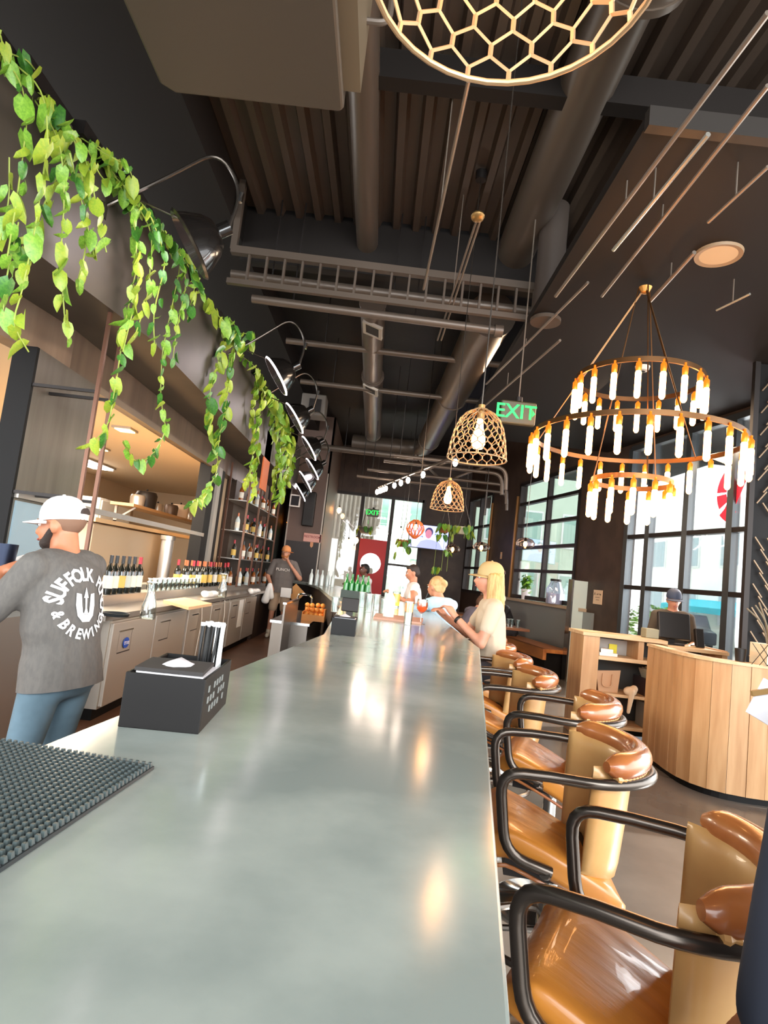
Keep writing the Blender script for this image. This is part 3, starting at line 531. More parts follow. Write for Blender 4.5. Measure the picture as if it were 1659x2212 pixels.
# ---- booth: bench, tables, end panel
def wbox(mb, Y, o0, o1, z0, z1, Y1):
    q = [RW(Y, o0), RW(Y, o1), RW(Y1, o1), RW(Y1, o0)]; return mb.add([p+V((0, 0, z)) for z in (z0, z1) for p in q], [(0, 3, 2, 1), (4, 5, 6, 7)]+[(i, (i+1) % 4, (i+1) % 4+4, i+4) for i in range(4)])
m_bench = M('orange_wood', 'c27b3d', .35, var=(3, 'a9642c', .35, .65), stretch=(4, .5, 4)); bn = thing('bench', 'orange-brown wooden bench along the right wall under the roll-up window', 'bench')
wbox(MB(), 10.35, .1, .62, .42, .48, 14.8).build('seat', m_bench, bn, smooth=False); wbox(MB(), 10.4, .1, .58, 0, .42, 14.7).build('bench_base', m_black, bn, smooth=False); wbox(MB(), 10.35, .58, .64, .30, .48, 14.8).build('front_rail', m_bench, bn, smooth=False)
t = thing('booth_end_panel', 'tall pale grey-green panel closing the near end of the bench', 'panel'); wbox(MB(), 10.22, .0, .26, 0, 1.68, 10.32).build('panel', M('pale_green_panel', 'c6d3cc', .4), t, smooth=False); wbox(MB(), 10.20, .26, .29, 0, 1.69, 10.34).build('edge_strip', m_chr, t, smooth=False)
def table(Y, label, off=1.15, L=.72):
    p = RW(Y, off); t = thing('dining_table', label, 'table', p, math.atan2(WE.y, WE.x)-PI/2, 'tables by the bench')
    MB().box((0, 0, .735), (.72, L, .045)).build('tabletop', M('table_wood', '8d5a38', .3, var=(4, '744628', .35, .65)), t, bevel=.006, smooth=False); MB().box((0, 0, .37), (.07, .07, .7)).build('column', m_black, t, smooth=False)
    for s in (-1, 1): MB().bar((0, 0, .04), (.26*s, 0, .015), .05, .03).build('foot', m_black, t, smooth=False); MB().bar((0, 0, .04), (0, .26*s, .015), .05, .03).build('foot', m_black, t, smooth=False)
    return t
table(11.1, 'nearest wooden table in front of the bench, with glasses on it', L=1.0); table(12.4, 'middle wooden table in front of the bench'); table(13.7, 'far wooden table in front of the bench')
# signs and plates on walls
sg = PRW(1292, 1290); t = thing('wall_placard', 'cream placard with small dark print on the dark wall beside the storefront', 'sign', sg); ux, uz = -WE, V((0, 0, 1))
def plate(mb, w_, h, d, o=(0, 0)): return mb.prism([(o[0]-w_/2, o[1]-h/2), (o[0]+w_/2, o[1]-h/2), (o[0]+w_/2, o[1]+h/2), (o[0]-w_/2, o[1]+h/2)], d[0], d[1], lambda x, y, z: ux*x+uz*y+WN*z)
plate(MB(), .26, .23, (0, .012)).build('board', M('placard_cream', 'd8b896', .5), t, smooth=False)
lettering('print', 'A', .07, m_black, t, V((0, 0, 0))+ux*-.085+uz*.05+WN*.0125, ux, uz, .001); b = MB()
for o, w_ in (((-.01, .045), .03), ((.04, .05), .02), ((.085, .045), .035), ((0, -.005), .14), ((.01, -.045), .1)): plate(b, w_, .022 if o[1] > 0 else .008, (.0126, .0135), o)
b.build('print_marks', M('placard_print', '5b4636', .6), t, smooth=False)
p = PRW(1083, 1200); t = thing('light_switch', 'cream light switch plate on the dark pillar between the windows', 'switch', p); plate(MB(), .09, .16, (0, .012)).build('switch_plate', M('switch_cream', 'd8a878', .5), t, smooth=False); plate(MB(), .03, .06, (.012, .02)).build('rocker', M('offwhite_plastic', 'c8c0b4', .5), t, smooth=False)
p = PY(675, 1162, 13.99); t = thing('restroom_sign', 'pink framed RESTROOM sign with an arrow tab on the brown wall', 'sign', p); m_pk = M('sign_pink', 'e8a898', .5); MB().bb((-.21, -.02, -.1), (.21, 0, .1)).build('board', m_pk, t, bevel=.02, smooth=False)
MB().prism([(-.035, -.1), (.035, -.1), (.035, -.19), (0, -.23), (-.035, -.19)], -.015, .0, lambda x, y, z: V((x, z, y))).build('arrow_tab', M('sign_orange', 'e09868', .5), t, smooth=False); lettering('print', 'RESTROOM', .075, M('sign_red', '9a3836', .6), t, (0, -.021, .02), (1, 0, 0), (0, 0, 1))
# ================================================================ LAMPS
m_amb = M('lit_filament_bulb', 'ffd9a8', .3, emit=('ffb468', 16)); m_glow = M('lit_tube_bulb', 'ffd9a8', .3, emit=('ffae62', 11)); m_wire = M('cage_wire', 'b3906a', .4, .5); m_soc = M('socket_brass_glow', 'a8641f', .3, .7, emit=('ff7a1a', .6))  # socket emission puts the bulbs' orange glow into the brass
def make_pendant():
    t = thing('cage_pendant', 'cage', 'pendant light')
    prof = [(.138, 0), (.132, .05), (.124, .1), (.112, .15), (.09, .195), (.06, .222), (.03, .236)]
    def at(a, h):
        h = max(0, min(.236, h))
        for (r0, h0), (r1, h1) in zip(prof, prof[1:]):
            if h <= h1: r_ = r0+(r1-r0)*(h-h0)/(h1-h0); return V((r_*math.cos(a), r_*math.sin(a), h))
    b = MB(); N = 18; da = 2*PI/N; rows = 8; hv = .013; hd_ = .0165
    for j in range(rows):
        z = j*(hv+hd_)
        for i in range(N):
            a = (i+.5*(j % 2))*da; z2 = z+hv; z3 = z+hv+hd_
            b.tube([at(a, z), at(a, z2)], .0029, 4, cap=False)
            for s in (-.5, .5): b.tube([at(a, z2), at(a+s*da, z3)], .0023, 4, cap=False)
    b.build('wire_mesh', m_wire, t); ring = [V((.138*math.cos(2*PI*i/36), .138*math.sin(2*PI*i/36), 0)) for i in range(36)]; MB().tube(ring, .0034, 8, closed=True).build('rim', m_wire, t)
    ring = [V((.03*math.cos(2*PI*i/16), .03*math.sin(2*PI*i/16), .236)) for i in range(16)]; MB().tube(ring, .004, 6, closed=True).build('crown', m_wire, t)
    MB().cyl((0, 0, .19), (0, 0, .26), .019, .016).build('socket', M('old_brass', '9c7a4a', .35, .8), t); MB().lathe([(0, .045), (.022, .05), (.033, .075), (.031, .105), (.018, .15), (.013, .19)], n=18).build('bulb', m_amb, t)
    MB().cyl((0, 0, .26), (0, 0, 2.9), .0035, n=6).build('cord', m_gun, t); MB().cyl((0, 0, 2.88), (0, 0, 2.96), .045, .05).build('canopy', m_iron, t)
    return t
p0 = make_pendant()
PEND = [(PZ(1055, 165, 2.0) - V((0, .13, 0)), 'nearest wire cage pendant, cut off by the top edge'), (PZ(1022, 1000, 2.0)-V((0, .1, 0)), 'lit wire cage pendant left of the green exit sign'), (PZ(962, 1103, 2.0)-V((0, .1, 0)), 'lit wire cage pendant above the television')]
for i, (p, lab) in enumerate(PEND):
    t = p0 if i == 0 else dup(p0, (0, 0, 0)); t.location = (p.x, p.y, 2.0); tag(t, lab, 'pendant light', 'wire cage pendants over the bar')
def simple_pendant(name, label, loc, top, shade, bulb_m=m_amb, br=.03, group=None):
    t = thing(name, label, 'pendant light', loc, group=group); MB().lathe([(0, -.075*br/.03), (br*.8, -.05*br/.03), (br, -.02*br/.03), (br*.5, .02)], n=14).build('bulb', bulb_m, t); MB().cyl((0, 0, .015), (0, 0, .07), .018, n=10).build('socket', m_iron, t); MB().cyl((0, 0, .07), (0, 0, top-loc[2]), .004, n=6).build('cord', m_gun, t)
    if shade: shade(t)
    return t
def netball(t):
    b = MB()
    for i in range(12):
        a = 2*PI*i/12
        for s in (-1, 1): b.tube([V((rr*math.cos(a+s*k*.13), rr*math.sin(a+s*k*.13), .08-.045*k)) for k, rr in enumerate((.03, .09, .12, .13, .11, .07, .02))], .006, 5)
    b.build('rope_net', M('orange_rope', 'c46a35', .6), t)
def saucer(t): MB().lathe([(.03, .07), (.1, .05), (.14, .0), (.13, -.045), (.07, -.08)], n=24, caps=False).build('glass_shade', G('smoky_glass', 'e8d8d0', .16), t)
simple_pendant('rope_pendant', 'lit pendant in an orange rope net hanging near the television', PY(898, 1135, 8.6), 4.965, netball)
for i, (px, py, Y) in enumerate(((1135, 1178, 8.8), (1040, 1186, 9.9), (978, 1190, 11.0))):
    simple_pendant('glass_pendant', ['clear saucer-shaped glass pendant nearest the roll-up window', 'middle one of the three clear saucer glass pendants', 'clear saucer glass pendant beside the corner of the television'][i], PY(px, py-6, Y), 4.965, saucer, group='saucer glass pendants over the tables')
for i, (px, py, Y) in enumerate(((587, 1148, 15.0), (753, 1167, 15.2), (770, 1163, 15.6), (866, 1143, 14.5), (733, 1098, 16.2))):
    simple_pendant('bulb_pendant', ['amber bulb pendant above the man standing behind the bar', 'left of two bare bulbs left of the red door top', 'right of two bare bulbs at the top corner of the red door', 'bright bare bulb pendant between the red door and the rope pendant', 'bare white bulb in front of the ribbed white wall'][i], PY(px, py, Y), 4.965, None, br=.06 if i else .07)
# ---- chandelier: three rings of tubular bulbs
ch = thing('chandelier', 'three-ring metal chandelier of glowing tubular bulbs', 'chandelier', (1.80, 4.4, 2.22)); m_ring = M('bronze_ring', '6b4a2c', .3, .8)
hz = 1.60; RINGS = [(.45, .86, 18), (.74, .40, 26), (.28, .08, 12)]      # radius, height, bulbs
bm_ = MB().lathe([(0, -.285), (.012, -.28), (.021, -.265), (.021, -.1), (.014, -.085)], n=10).mesh('bulb', m_glow); smx = MB().lathe([(.017, -.09), (.02, -.075), (.02, -.035), (.008, -.02), (.008, .0)], n=10).mesh('socket', m_soc)
for r_, z, n in RINGS:
    b = MB(); m_ = 48; q = [[V((rr*math.cos(2*PI*i/m_), rr*math.sin(2*PI*i/m_), zz)) for rr, zz in ((r_-.006, z-.018), (r_+.006, z-.018), (r_+.006, z+.018), (r_-.006, z+.018))] for i in range(m_)]
    b.add([p for row in q for p in row], [(i*4+k, i*4+(k+1) % 4, ((i+1) % m_)*4+(k+1) % 4, ((i+1) % m_)*4+k) for i in range(m_) for k in range(4)]); b.build('ring', m_ring, ch)
    for i in range(n):
        a = 2*PI*(i+.35)/n; p = V((r_*1.015*math.cos(a), r_*1.015*math.sin(a), z)); o = inst('bulb', bm_, ch, p); inst('socket', smx, o, (0, 0, 0))
for i in range(3):
    a = 2*PI*i/3+.5; d = V((math.cos(a), math.sin(a), 0))
    for A, B in ((V((0, 0, hz)), d*.45+V((0, 0, .86))), (V((0, 0, hz-.02))+d*.02, d*.74+V((0, 0, .40))), (d*.05+V((0, 0, hz)), d*.28+V((0, 0, .08)))): MB().tube([A, B], .005, 6).build('suspension_rod', m_ring, ch)
MB().lathe([(.0, hz-.05), (.03, hz-.04), (.05, hz-.0), (.02, hz+.02)], n=14).build('hook_plate', M('hot_brass', 'c08a48', .3, .7), ch)
# ---- gooseneck sign lamps along the parapet
m_shade = M('black_enamel', '1d1a18', .2, .3, coat=.5); m_disc = M('lamp_disc', 'ffffff', .4, emit=('fff0f4', 9))
def make_goose():
    t = thing('gooseneck_lamp', 'lamp', 'wall lamp'); ax = V((-.80, 0, -.60))            # opening looks back at the wall
    MB().lathe([(.24, .0), (.235, .02), (.2, -.06), (.15, -.15), (.1, -.2), (.05, -.215), (.05, -.3)], axis=ax, n=28, caps=False).build('shade', m_shade, t, ang=60)
    MB().lathe([(0, -.05), (.19, -.045)], axis=ax, n=24, caps=False).build('lit_disc', m_disc, t); MB().lathe([(.236, -.004), (.25, .004), (.236, .02)], axis=ax, n=28, caps=False).build('lit_rim', m_disc if False else M('lit_rim', 'f4ecec', .4, emit=('fff0f4', 2.5)), t)  # rim emission puts the lit edge of the opening into the material
    top = -ax*.3; arm = fillet([top, top+V((.05, 0, .3)), top+V((-.15, 0, .55)), V((-.30, 0, .38)), V((-.62, 0, .12))], .16, 6); MB().tube(arm, .013, 8).build('arm', m_gun, t)
    MB().cyl(top+V((.045, 0, .2)), top+V((.05, 0, .27)), .017, n=8).build('bright_joint', m_chr, t); MB().tube([V((-.45, 0, .26)), -ax*.18], .008, 6).build('stay', m_gun, t); MB().cyl((-.62, 0, .06), (-.62, 0, .16), .05, n=14).build('base_plate', m_gun, t)
    return t
g0 = make_goose()
for i, (px, py, X) in enumerate(((412, 528, -1.55), (598, 812, -1.42), (637, 903, -1.42), (668, 968, -1.45), (675, 1013, -1.52), (660, 1040, -1.9), (648, 1062, -2.1))):
    p = PX(px, py, X); t = g0 if i == 0 else dup(g0, (0, 0, 0)); t.location = p if i < 5 else PY(px, py, 12.2+(i-5)*1.1)
    if i == 0: t.rotation_euler = (0, 0, R(10))
    if i == 6:
        for ch in g0.children:
            if ch.name.startswith('lit_rim'): ch.data = ch.data.copy(); ch.data.materials[0] = m_gun  # nearest lamp's rim stays unlit: plain gunmetal, no emission
    tag(t, ['nearest black gooseneck lamp, above the long vines at upper left', 'second black gooseneck lamp from the viewer, its lit rim edge-on', 'third gooseneck lamp from the viewer', 'fourth gooseneck lamp, tucked behind the third', 'fifth gooseneck lamp along the parapet', 'sixth gooseneck lamp, second farthest', 'farthest gooseneck lamp, lowest of the row'][i], 'wall lamp', 'gooseneck lamps along the parapet')
# ---- exit signs
def exit_sign(label, loc, top, s=1.0, arrow=True):
    t = thing('exit_sign', label, 'sign', loc); MB().bb((-.15*s, -.03*s, -.1*s), (.15*s, .03*s, .1*s)).build('housing', M('exit_housing', '3d3a26', .4), t, bevel=.012*s, smooth=False)
    m_g = M('exit_green', '00e050', .4, emit=('00ff4c', .8)); lettering('letters', 'EXIT', .17*s, m_g, t, (-.022*s, -.031*s, 0), (1, 0, 0), (0, 0, 1), .002)
    if arrow: MB().prism([(.118*s, -.03*s), (.142*s, 0), (.118*s, .03*s)], -.034*s, -.031*s, lambda x, y, z: V((x, z, y))).build('arrow', m_g, t, smooth=False)
    MB().cyl((0, 0, .1*s), (0, 0, top-loc[2]), .006, n=6).build('cord', m_cond, t); MB().cyl((0, 0, .1*s), (0, 0, .14*s), .03, n=10).build('mount', m_iron, t); return t
exit_sign('green lit EXIT sign hanging between the cage pendant and the chandelier', PY(1118, 893, 5), 4.93)
exit_sign('small green EXIT sign in front of the far ribbed white wall', PY(806, 1108, 15.5), 4.95, 1.0); exit_sign('tiny green exit sign in the dark corridor at the back left', PY(637, 1151, 15.7), 4.95, .55)
for i, (pts) in enumerate((((620, 1130), (638, 1118)), ((640, 1140), (650, 1128)))):
    a, b_ = PY(*pts[0], 15.8), PY(*pts[1], 15.8); t = thing('neon_stroke', ['longer orange lit stroke in the dark corridor', 'shorter orange lit stroke just above the tiny exit sign'][i], 'neon light', a); MB().bar((0, 0, 0), b_-a, .05, .05).build('tube', M('orange_neon', 'ff9a30', .4, emit=('ff8a20', 2)), t); MB().cyl((b_-a)/2, (b_-a)/2+V((0, .2, 0)), .02, n=6).build('bracket', m_iron, t)
# ---- television
TVY = 15.3; q = [PY(x, y, TVY) for x, y in ((912, 1130), (976, 1141), (966, 1194), (878, 1180))]
c = PY(926, 1160, TVY); tv = thing('television', 'wall television showing a man against a pale blue leafy backdrop', 'television', c); tw, th_ = .98, .58
MB().bb((-tw/2-.02, 0, -th_/2-.02), (tw/2+.02, .06, th_/2+.02)).build('casing', m_blackmetal, tv, smooth=False); MB().bar((0, .06, 0), (0, YK-TVY, 0), .08, .08).build('wall_arm', m_iron, tv); MB().bb((-tw/2, -.004, -th_/2), (tw/2, 0, th_/2)).build('display', M('tv_blue', '8f9bf0', .4, emit=('a7b2ff', .95)), tv, smooth=False)
def tvp(name, poly, m, d): MB().prism([(x*tw, y*th_) for x, y in poly], -.004-d-.001, -.004-d, lambda x, y, z: V((x, z, y))).build(name, m, tv, smooth=False)
circ = lambda cx, cy, rx, ry, n=14: [(cx+rx*math.cos(2*PI*i/n), cy+ry*math.sin(2*PI*i/n)) for i in range(n)]
tvp('picture_shirt', [(-.3, -.5), (-.2, -.22), (-.05, -.12), (.1, -.12), (.28, -.2), (.4, -.5)], M('tv_shirt', '8a90e6', .4, emit=('98a0f4', .7)), .001); tvp('picture_hair', circ(.0, .22, .105, .2), M('tv_hair', '2c2350', .4, emit=('30265c', .5)), .002); tvp('picture_face', circ(-.01, .13, .085, .2), M('tv_face', 'b06a80', .4, emit=('b8708a', .6)), .004)
for i in range(26):
    x, y = rnd.uniform(-.47, .47), rnd.uniform(-.1, .47)
    if abs(x) < .16: continue
    a = rnd.uniform(0, PI); dx, dy = .03*math.cos(a), .05*math.sin(a); tvp('picture_leaf', [(x-dx, y-dy), (x+dy*.3, y-dx*.3), (x+dx, y+dy), (x-dy*.3, y+dx*.3)], M('tv_leaf', '3a4a78', .4, emit=('3c4c80', .4)), .001)
# ================================================================ TRAILING PLANTS ON THE PARAPET
m_lf = [M('leaf_bright', '6a982e', .4, var=(9, '8ab43c', .4, .7)), M('leaf_yellow', '9cac34', .42, var=(9, '80a030', .4, .7)), M('leaf_deep', '386e28', .38, var=(9, '528a30', .4, .7))]; m_stem = M('vine_stem', '9aa848', .5)
def leaf_mesh(m, fold, droop, wd=.40):
    ts = [0, .12, .3, .5, .72, .9, 1]; hw = [.10, .36, wd+.02, wd, .27, .1, 0]; b = MB(); c = []; l = []; r_ = []
    for t, h in zip(ts, hw):
        y = droop*t*t; x0 = V((0, .0-y, -t)); c.append(x0); bk = .1*(1-t)**4
        l.append(x0+V((-h*math.cos(fold), h*math.sin(fold), bk*2))); r_.append(x0+V((h*math.cos(fold), h*math.sin(fold), bk*2)))
    b.grid([l, c, r_]); return b.mesh('leaf', m, True, 80)
LM = [[leaf_mesh(m, f, d, w_) for f, d, w_ in ((.35, -.25, .35), (.8, -.45, .33), (.5, .15, .38))] for m in m_lf]
bd = V((.78, 4.65, 0)).normalized(); bn_ = V((bd.y, -bd.x, 0)); bp = V((-2.0, 4.65, 0))
def wallpt(px, py, off):
    d = ray(px, py); q = bp+bn_*off; a = EYE+d*(bn_.dot(q-EYE)/bn_.dot(d))
    if a.y < 4.6: return a
    return PX(px, py, XP+off)
def vine(name, label, strands, lsize=.125, mix=(0, 0, 1, 1, 2), dens=.085, lean=V((0, 0, 0))):
    first = wallpt(*strands[0][0], .05); t = thing(name, label, 'plant', (first.x, first.y, ZT+.0), group='trailing plants on the parapet'); o = t.location
    MB().box((-.12, 0, .01), (.2, .5, .09)).build('planter', m_iron, t, smooth=False)
    for si, S in enumerate(strands):
        off = .05+.05*(si % 4)+rnd.random()*.05; P_ = [wallpt(x, y, off) for x, y in S]
        if P_[0].z > ZT-.3: P_ = [V((P_[0].x-.1-off, P_[0].y, ZT+.03))]+[V((P_[0].x, P_[0].y, min(P_[0].z, ZT+.06)))]+P_[1:]
        pts = fillet(P_, .12, 4); MB().tube([p-o for p in pts], .0045, 5).build('stem', m_stem, t)
        acc = 0; k = rnd.random()*2
        for a, b in zip(pts, pts[1:]):
            L = (b-a).length; acc += L
            while acc > dens:
                acc -= dens; k += 1; p = b+(a-b)*(acc/max(L, 1e-6)) if L > acc else a; s = lsize*rnd.uniform(.6, 1.12); side = 1 if int(k) % 2 else -1
                rz = R(90)+side*R(rnd.uniform(10, 75))+R(rnd.uniform(-20, 20))
                e = Quaternion((0, 0, 1), rz) @ Quaternion((1, 0, 0), R(rnd.uniform(-10, 45))) @ Quaternion((0, 1, 0), R(side*rnd.uniform(0, 40)))
                q = p-o+V((rnd.uniform(0, .03), side*.022, .0)); inst('leaf', LM[rnd.choice(mix)][rnd.randrange(3)], t, q, e.to_euler(), s)
    return t
vine('trailing_pothos', 'leftmost trailing vine, with single leaves against the dark upper left corner', [[(2, 60), (8, 130), (20, 150)], [(60, 130), (75, 150)], [(45, 170), (60, 250), (50, 330), (35, 440), (15, 560)], [(95, 190), (105, 300), (90, 400), (75, 500), (45, 640), (25, 700), (62, 760)], [(20, 340), (20, 440), (0, 520)], [(40, 480), (10, 620), (5, 700)]], .125)
vine('trailing_pothos', 'dense bright vine cluster at upper left, second from the left', [[(120, 230), (150, 330), (100, 430), (60, 520), (40, 600)], [(140, 250), (170, 330), (180, 420), (190, 520), (165, 620)], [(130, 300), (140, 420), (130, 560), (140, 690), (150, 750)], [(175, 310), (200, 400), (215, 480), (230, 545)], [(110, 220), (130, 270), (160, 300)], [(190, 320), (215, 380), (240, 400)], [(150, 330), (185, 470), (205, 560)]], .12, (0, 0, 1, 1, 1, 2), .072)
vine('trailing_pothos', 'vine cluster left of the nearest gooseneck lamp, its longest strand crossing the thin rods', [[(230, 330), (262, 370), (270, 420)], [(250, 370), (305, 540), (290, 600), (270, 700), (247, 850), (232, 930), (185, 965)], [(270, 400), (330, 500), (320, 640), (290, 730)], [(240, 340), (285, 360), (290, 440)], [(210, 310), (240, 345), (270, 360)], [(285, 400), (300, 620), (265, 760)]], .12)
vine('trailing_pothos', 'vine below the nearest gooseneck lamp with one strand looping over the kitchen opening', [[(310, 440), (392, 560), (372, 660), (350, 760), (346, 860), (360, 930), (330, 985), (292, 1003), (265, 955)], [(330, 470), (405, 600), (380, 720), (372, 790)], [(345, 490), (425, 600), (405, 690)], [(320, 450), (360, 560), (330, 680), (335, 760)], [(360, 520), (410, 560), (440, 640)]], .10, (0, 2, 2, 1), .07)
vine('trailing_pothos', 'bright vine left of the second gooseneck lamp, hanging past the dark kitchen pier', [[(490, 705), (480, 760), (455, 830), (450, 900), (470, 970), (470, 1020), (440, 1070), (410, 1090)], [(510, 690), (500, 780), (490, 860), (475, 940), (468, 990)], [(540, 700), (548, 720), (545, 760)], [(480, 690), (500, 720), (530, 750)], [(525, 680), (520, 740)]], .155, (0, 1, 1, 2), .075)
vine('trailing_pothos', 'yellow-green vine under the second gooseneck lamp', [[(560, 800), (545, 870), (550, 950), (540, 1020), (525, 1050)], [(575, 830), (560, 900), (555, 990), (545, 1080)], [(550, 790), (570, 830), (590, 870)]], .155, (1, 1, 0), .07)
vine('trailing_pothos', 'farthest vine, a long bright bunch beside the last gooseneck lamps', [[(592, 850), (602, 930), (597, 1010), (590, 1070)], [(610, 880), (622, 960), (616, 1040), (600, 1090)], [(626, 915), (632, 980), (622, 1050)], [(600, 860), (612, 960), (605, 1060)], [(615, 900), (628, 1000), (608, 1080)], [(585, 850), (592, 950)]], .17, (0, 1, 1, 0), .07)
# ---- rod frames hung below the parapet
def rods(label, pairs, Xr, tops=True):
    a0 = PX(*pairs[0][0], Xr); t = thing('rod_frame', label, 'rack', (Xr, a0.y, .95)); o = t.location; tp = []
    for (a, b) in pairs:
        p, q = PX(*a, Xr), PX(*b, Xr); MB().bar(V((Xr, p.y, p.z))-o, V((Xr, p.y, .96))-o, .025, .025).build('upright', M('rod_bronze', '6e4c3c', .35, .6), t, smooth=False); tp.append(V((Xr, p.y, p.z))-o)
    MB().bar(tp[0], tp[-1]+V((0, 0, tp[0].z-tp[-1].z)), .02, .02).build('top_rail', MATS['rod_bronze'], t, smooth=False)
    for z in (.75, 1.52):
        for p in (tp[0], tp[-1]): MB().bar((0, p.y, z), (XW+.0-Xr, p.y, z), .022, .022).build('shelf_bracket', m_iron, t, smooth=False)
    return t
rods('tall thin bronze rod frame in front of the kitchen opening, behind the bartender', [((247, 625), (155, 1100)), ((268, 690), (185, 1100))], -2.12)
# ---- back counter: coolers, steel top, ledge
m_cool = M('cooler_steel', 'cfc5b8', .3, .45)
def make_cooler(Lc):
    t = thing('bottle_cooler', 'cooler', 'cooler'); MB().bb((-.48, 0, .1), (-.02, Lc, .80)).build('body', m_cool, t, smooth=False); MB().bb((-.5, .02, 0), (-.06, Lc-.02, .1)).build('kick_plate', m_black, t, smooth=False); MB().bb((-.48, 0, .80), (.0, Lc, .815)).build('edge_trim', m_chr, t, smooth=False)
    for i in range(2):
        y0, y1 = i*Lc/2+.012, (i+1)*Lc/2-.012; d = MB().bb((-.02, y0, .12), (.012, y1, .78)).build('door', m_cool, t, bevel=.006, smooth=False); yc = y0+.26
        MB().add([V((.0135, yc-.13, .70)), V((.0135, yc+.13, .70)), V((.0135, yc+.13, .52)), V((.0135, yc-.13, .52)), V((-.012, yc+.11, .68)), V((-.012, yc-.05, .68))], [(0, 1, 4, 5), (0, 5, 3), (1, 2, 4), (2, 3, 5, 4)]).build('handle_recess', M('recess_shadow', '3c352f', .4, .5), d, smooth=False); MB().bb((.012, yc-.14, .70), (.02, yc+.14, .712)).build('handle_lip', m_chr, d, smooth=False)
    return t
c0_ = make_cooler(1.9)
for i, lab in enumerate(('nearest steel bottle cooler, with an oval blue badge, behind the bartender', 'middle steel bottle cooler of the back counter', 'farthest steel bottle cooler, with a white sheet taped on it')):
    c = c0_ if i == 0 else dup(c0_, (0, 0, 0)); c.location = (-2.07, 4.93+1.96*i, 0); tag(c, lab, 'cooler', 'bottle coolers under the back counter')
p = PX(272, 1388, -2.05); t = thing('oval_badge', 'oval blue badge with white lettering on the nearest cooler', 'badge', p); MB().prism(circ(0, 0, .06, .045, 24), 0, .004, lambda x, y, z: V((z, x, y))).build('plate', M('badge_blue', '2c55b8', .4), t, smooth=False); lettering('letters', 'true', .06, M('badge_white', 'f4f4ff', .5), t, (.005, 0, .004), (0, 1, 0), (0, 0, 1))
p = PX(520, 1322, -2.05); sm('taped_sheet', 'white paper sheet taped to the farthest cooler', 'paper', MB().box((0, 0, 0), (.002, .3, .42)), M('bright_paper', 'f6f6f2', .7), (-2.054, p.y, p.z-.02))
for i, px in enumerate((432, 480)): sm('white_cable', 'thin white cable hanging down the cooler fronts', 'cable', MB().tube(fillet([(0, 0, .82), (.02, .03, .6), (.02, -.03, .4), (.0, 0, .1)], .1), .006, 6), M('cable_white', 'd8cfc2', .5), (-2.045, PX(px, 1330, -2.05).y, 0), 'white cables on the coolers')
bc = thing('back_counter', 'long steel-topped back counter with a raised rear ledge behind the bar', 'counter', (0, 0, 0)); MB().bb((XW+.04, 4.7, .82), (-2.03, 13.2, .865)).build('counter_top', m_steel, bc, smooth=False); MB().bb((XW+.04, 4.7, .865), (-2.38, 13.2, .95)).build('raised_ledge', m_steel, bc, smooth=False); MB().bb((XW+.04, 10.85, 0), (-2.1, 13.2, .82)).build('dark_cabinet', m_dark, bc, smooth=False); MB().bb((XW, 3.2, 0), (-2.2, 4.7, .9)).build('near_section', m_steel, bc, smooth=False)
# ---- glassware and bottles
g_clear = G('clear_glass', 'f4faf8', .14); m_gdk = M('wine_glass_dark', '191b16', .12, 0, coat=.5); m_ggr = M('bottle_green', '1f7a34', .1, 0, coat=.5); m_gam = M('bottle_amber', '8a4a18', .15, coat=.4); m_lab = M('paper_label', 'e4dccb', .6); m_laby = M('yellow_label', 'd9b25a', .6)
def bottle(label, glass, caps, lab_m, h=.34, r=.04, cat='bottle', group=None):
    t = thing('bottle', label, cat, group=group); MB().lathe([(0, 0), (r, .004), (r, h*.58), (r*.85, h*.64), (r*.38, h*.76), (r*.34, h*.97), (0, h*.975)], n=14).build('glass_body', glass, t)
    if caps: MB().lathe([(r*.40, h*.8), (r*.40, h), (0, h*1.002)], n=12, caps=False).build('capsule', caps, t)
    if lab_m: MB().lathe([(r*1.02, h*.16), (r*1.02, h*.48)], n=14, caps=False).build('label', lab_m, t)
    return t
cap_r = M('capsule_red', 'b02030', .35); cap_k = M('capsule_black', '1c1a1c', .35); cap_c = M('capsule_copper', 'a8603c', .35, .4)
zl = .95; nears = [(228, 1), (240, 1), (254, 1), (267, 1), (279, 1), (292, 1)]
labs = ['leftmost wine bottle on the ledge, half behind the bartender', 'second wine bottle on the ledge from the bartender', 'tall dark wine bottle with a yellow label, third from the bartender', 'dark wine bottle with a pale grey label, fourth from the bartender', 'wine bottle with a white label and dark neck, fifth from the bartender', 'wine bottle with a red capsule and white label, rightmost of the near six']
for i, (px, _) in enumerate(nears):
    p = PX(px, 1290, -2.44); b = bottle(labs[i], m_gdk, [cap_k, cap_k, cap_k, cap_k, cap_k, cap_r][i], [m_lab, m_lab, m_laby, M('pale_label', 'b9c2bb', .6), m_lab, m_lab][i], .36, .045); b.location = (-2.44, p.y, zl)
wb = [bottle('wine bottle in the back row of the long rank on the ledge', m_gdk, c, l, .36, .042, group='wine bottles in the long rank') for c, l in ((cap_r, m_laby), (cap_c, m_lab), (cap_c, m_laby))]
ys = [PX(x, 1262, -2.5).y for x in (383, 474)]
for i in range(16):
    b = wb[i] if i < 3 else dup(wb[(i*2) % 3], (0, 0, 0)); b.location = (-2.52+.07*(i % 2), ys[0]+(ys[1]-ys[0])*i/15, zl)
b = bottle('bottle with bright red top and big white label ending the long rank', m_gdk, M('bright_red_cap', 'd8202c', .35), M('bright_paper', 'f6f6f2', .7), .37, .055); b.location = (-2.44, ys[1]+.15, zl)
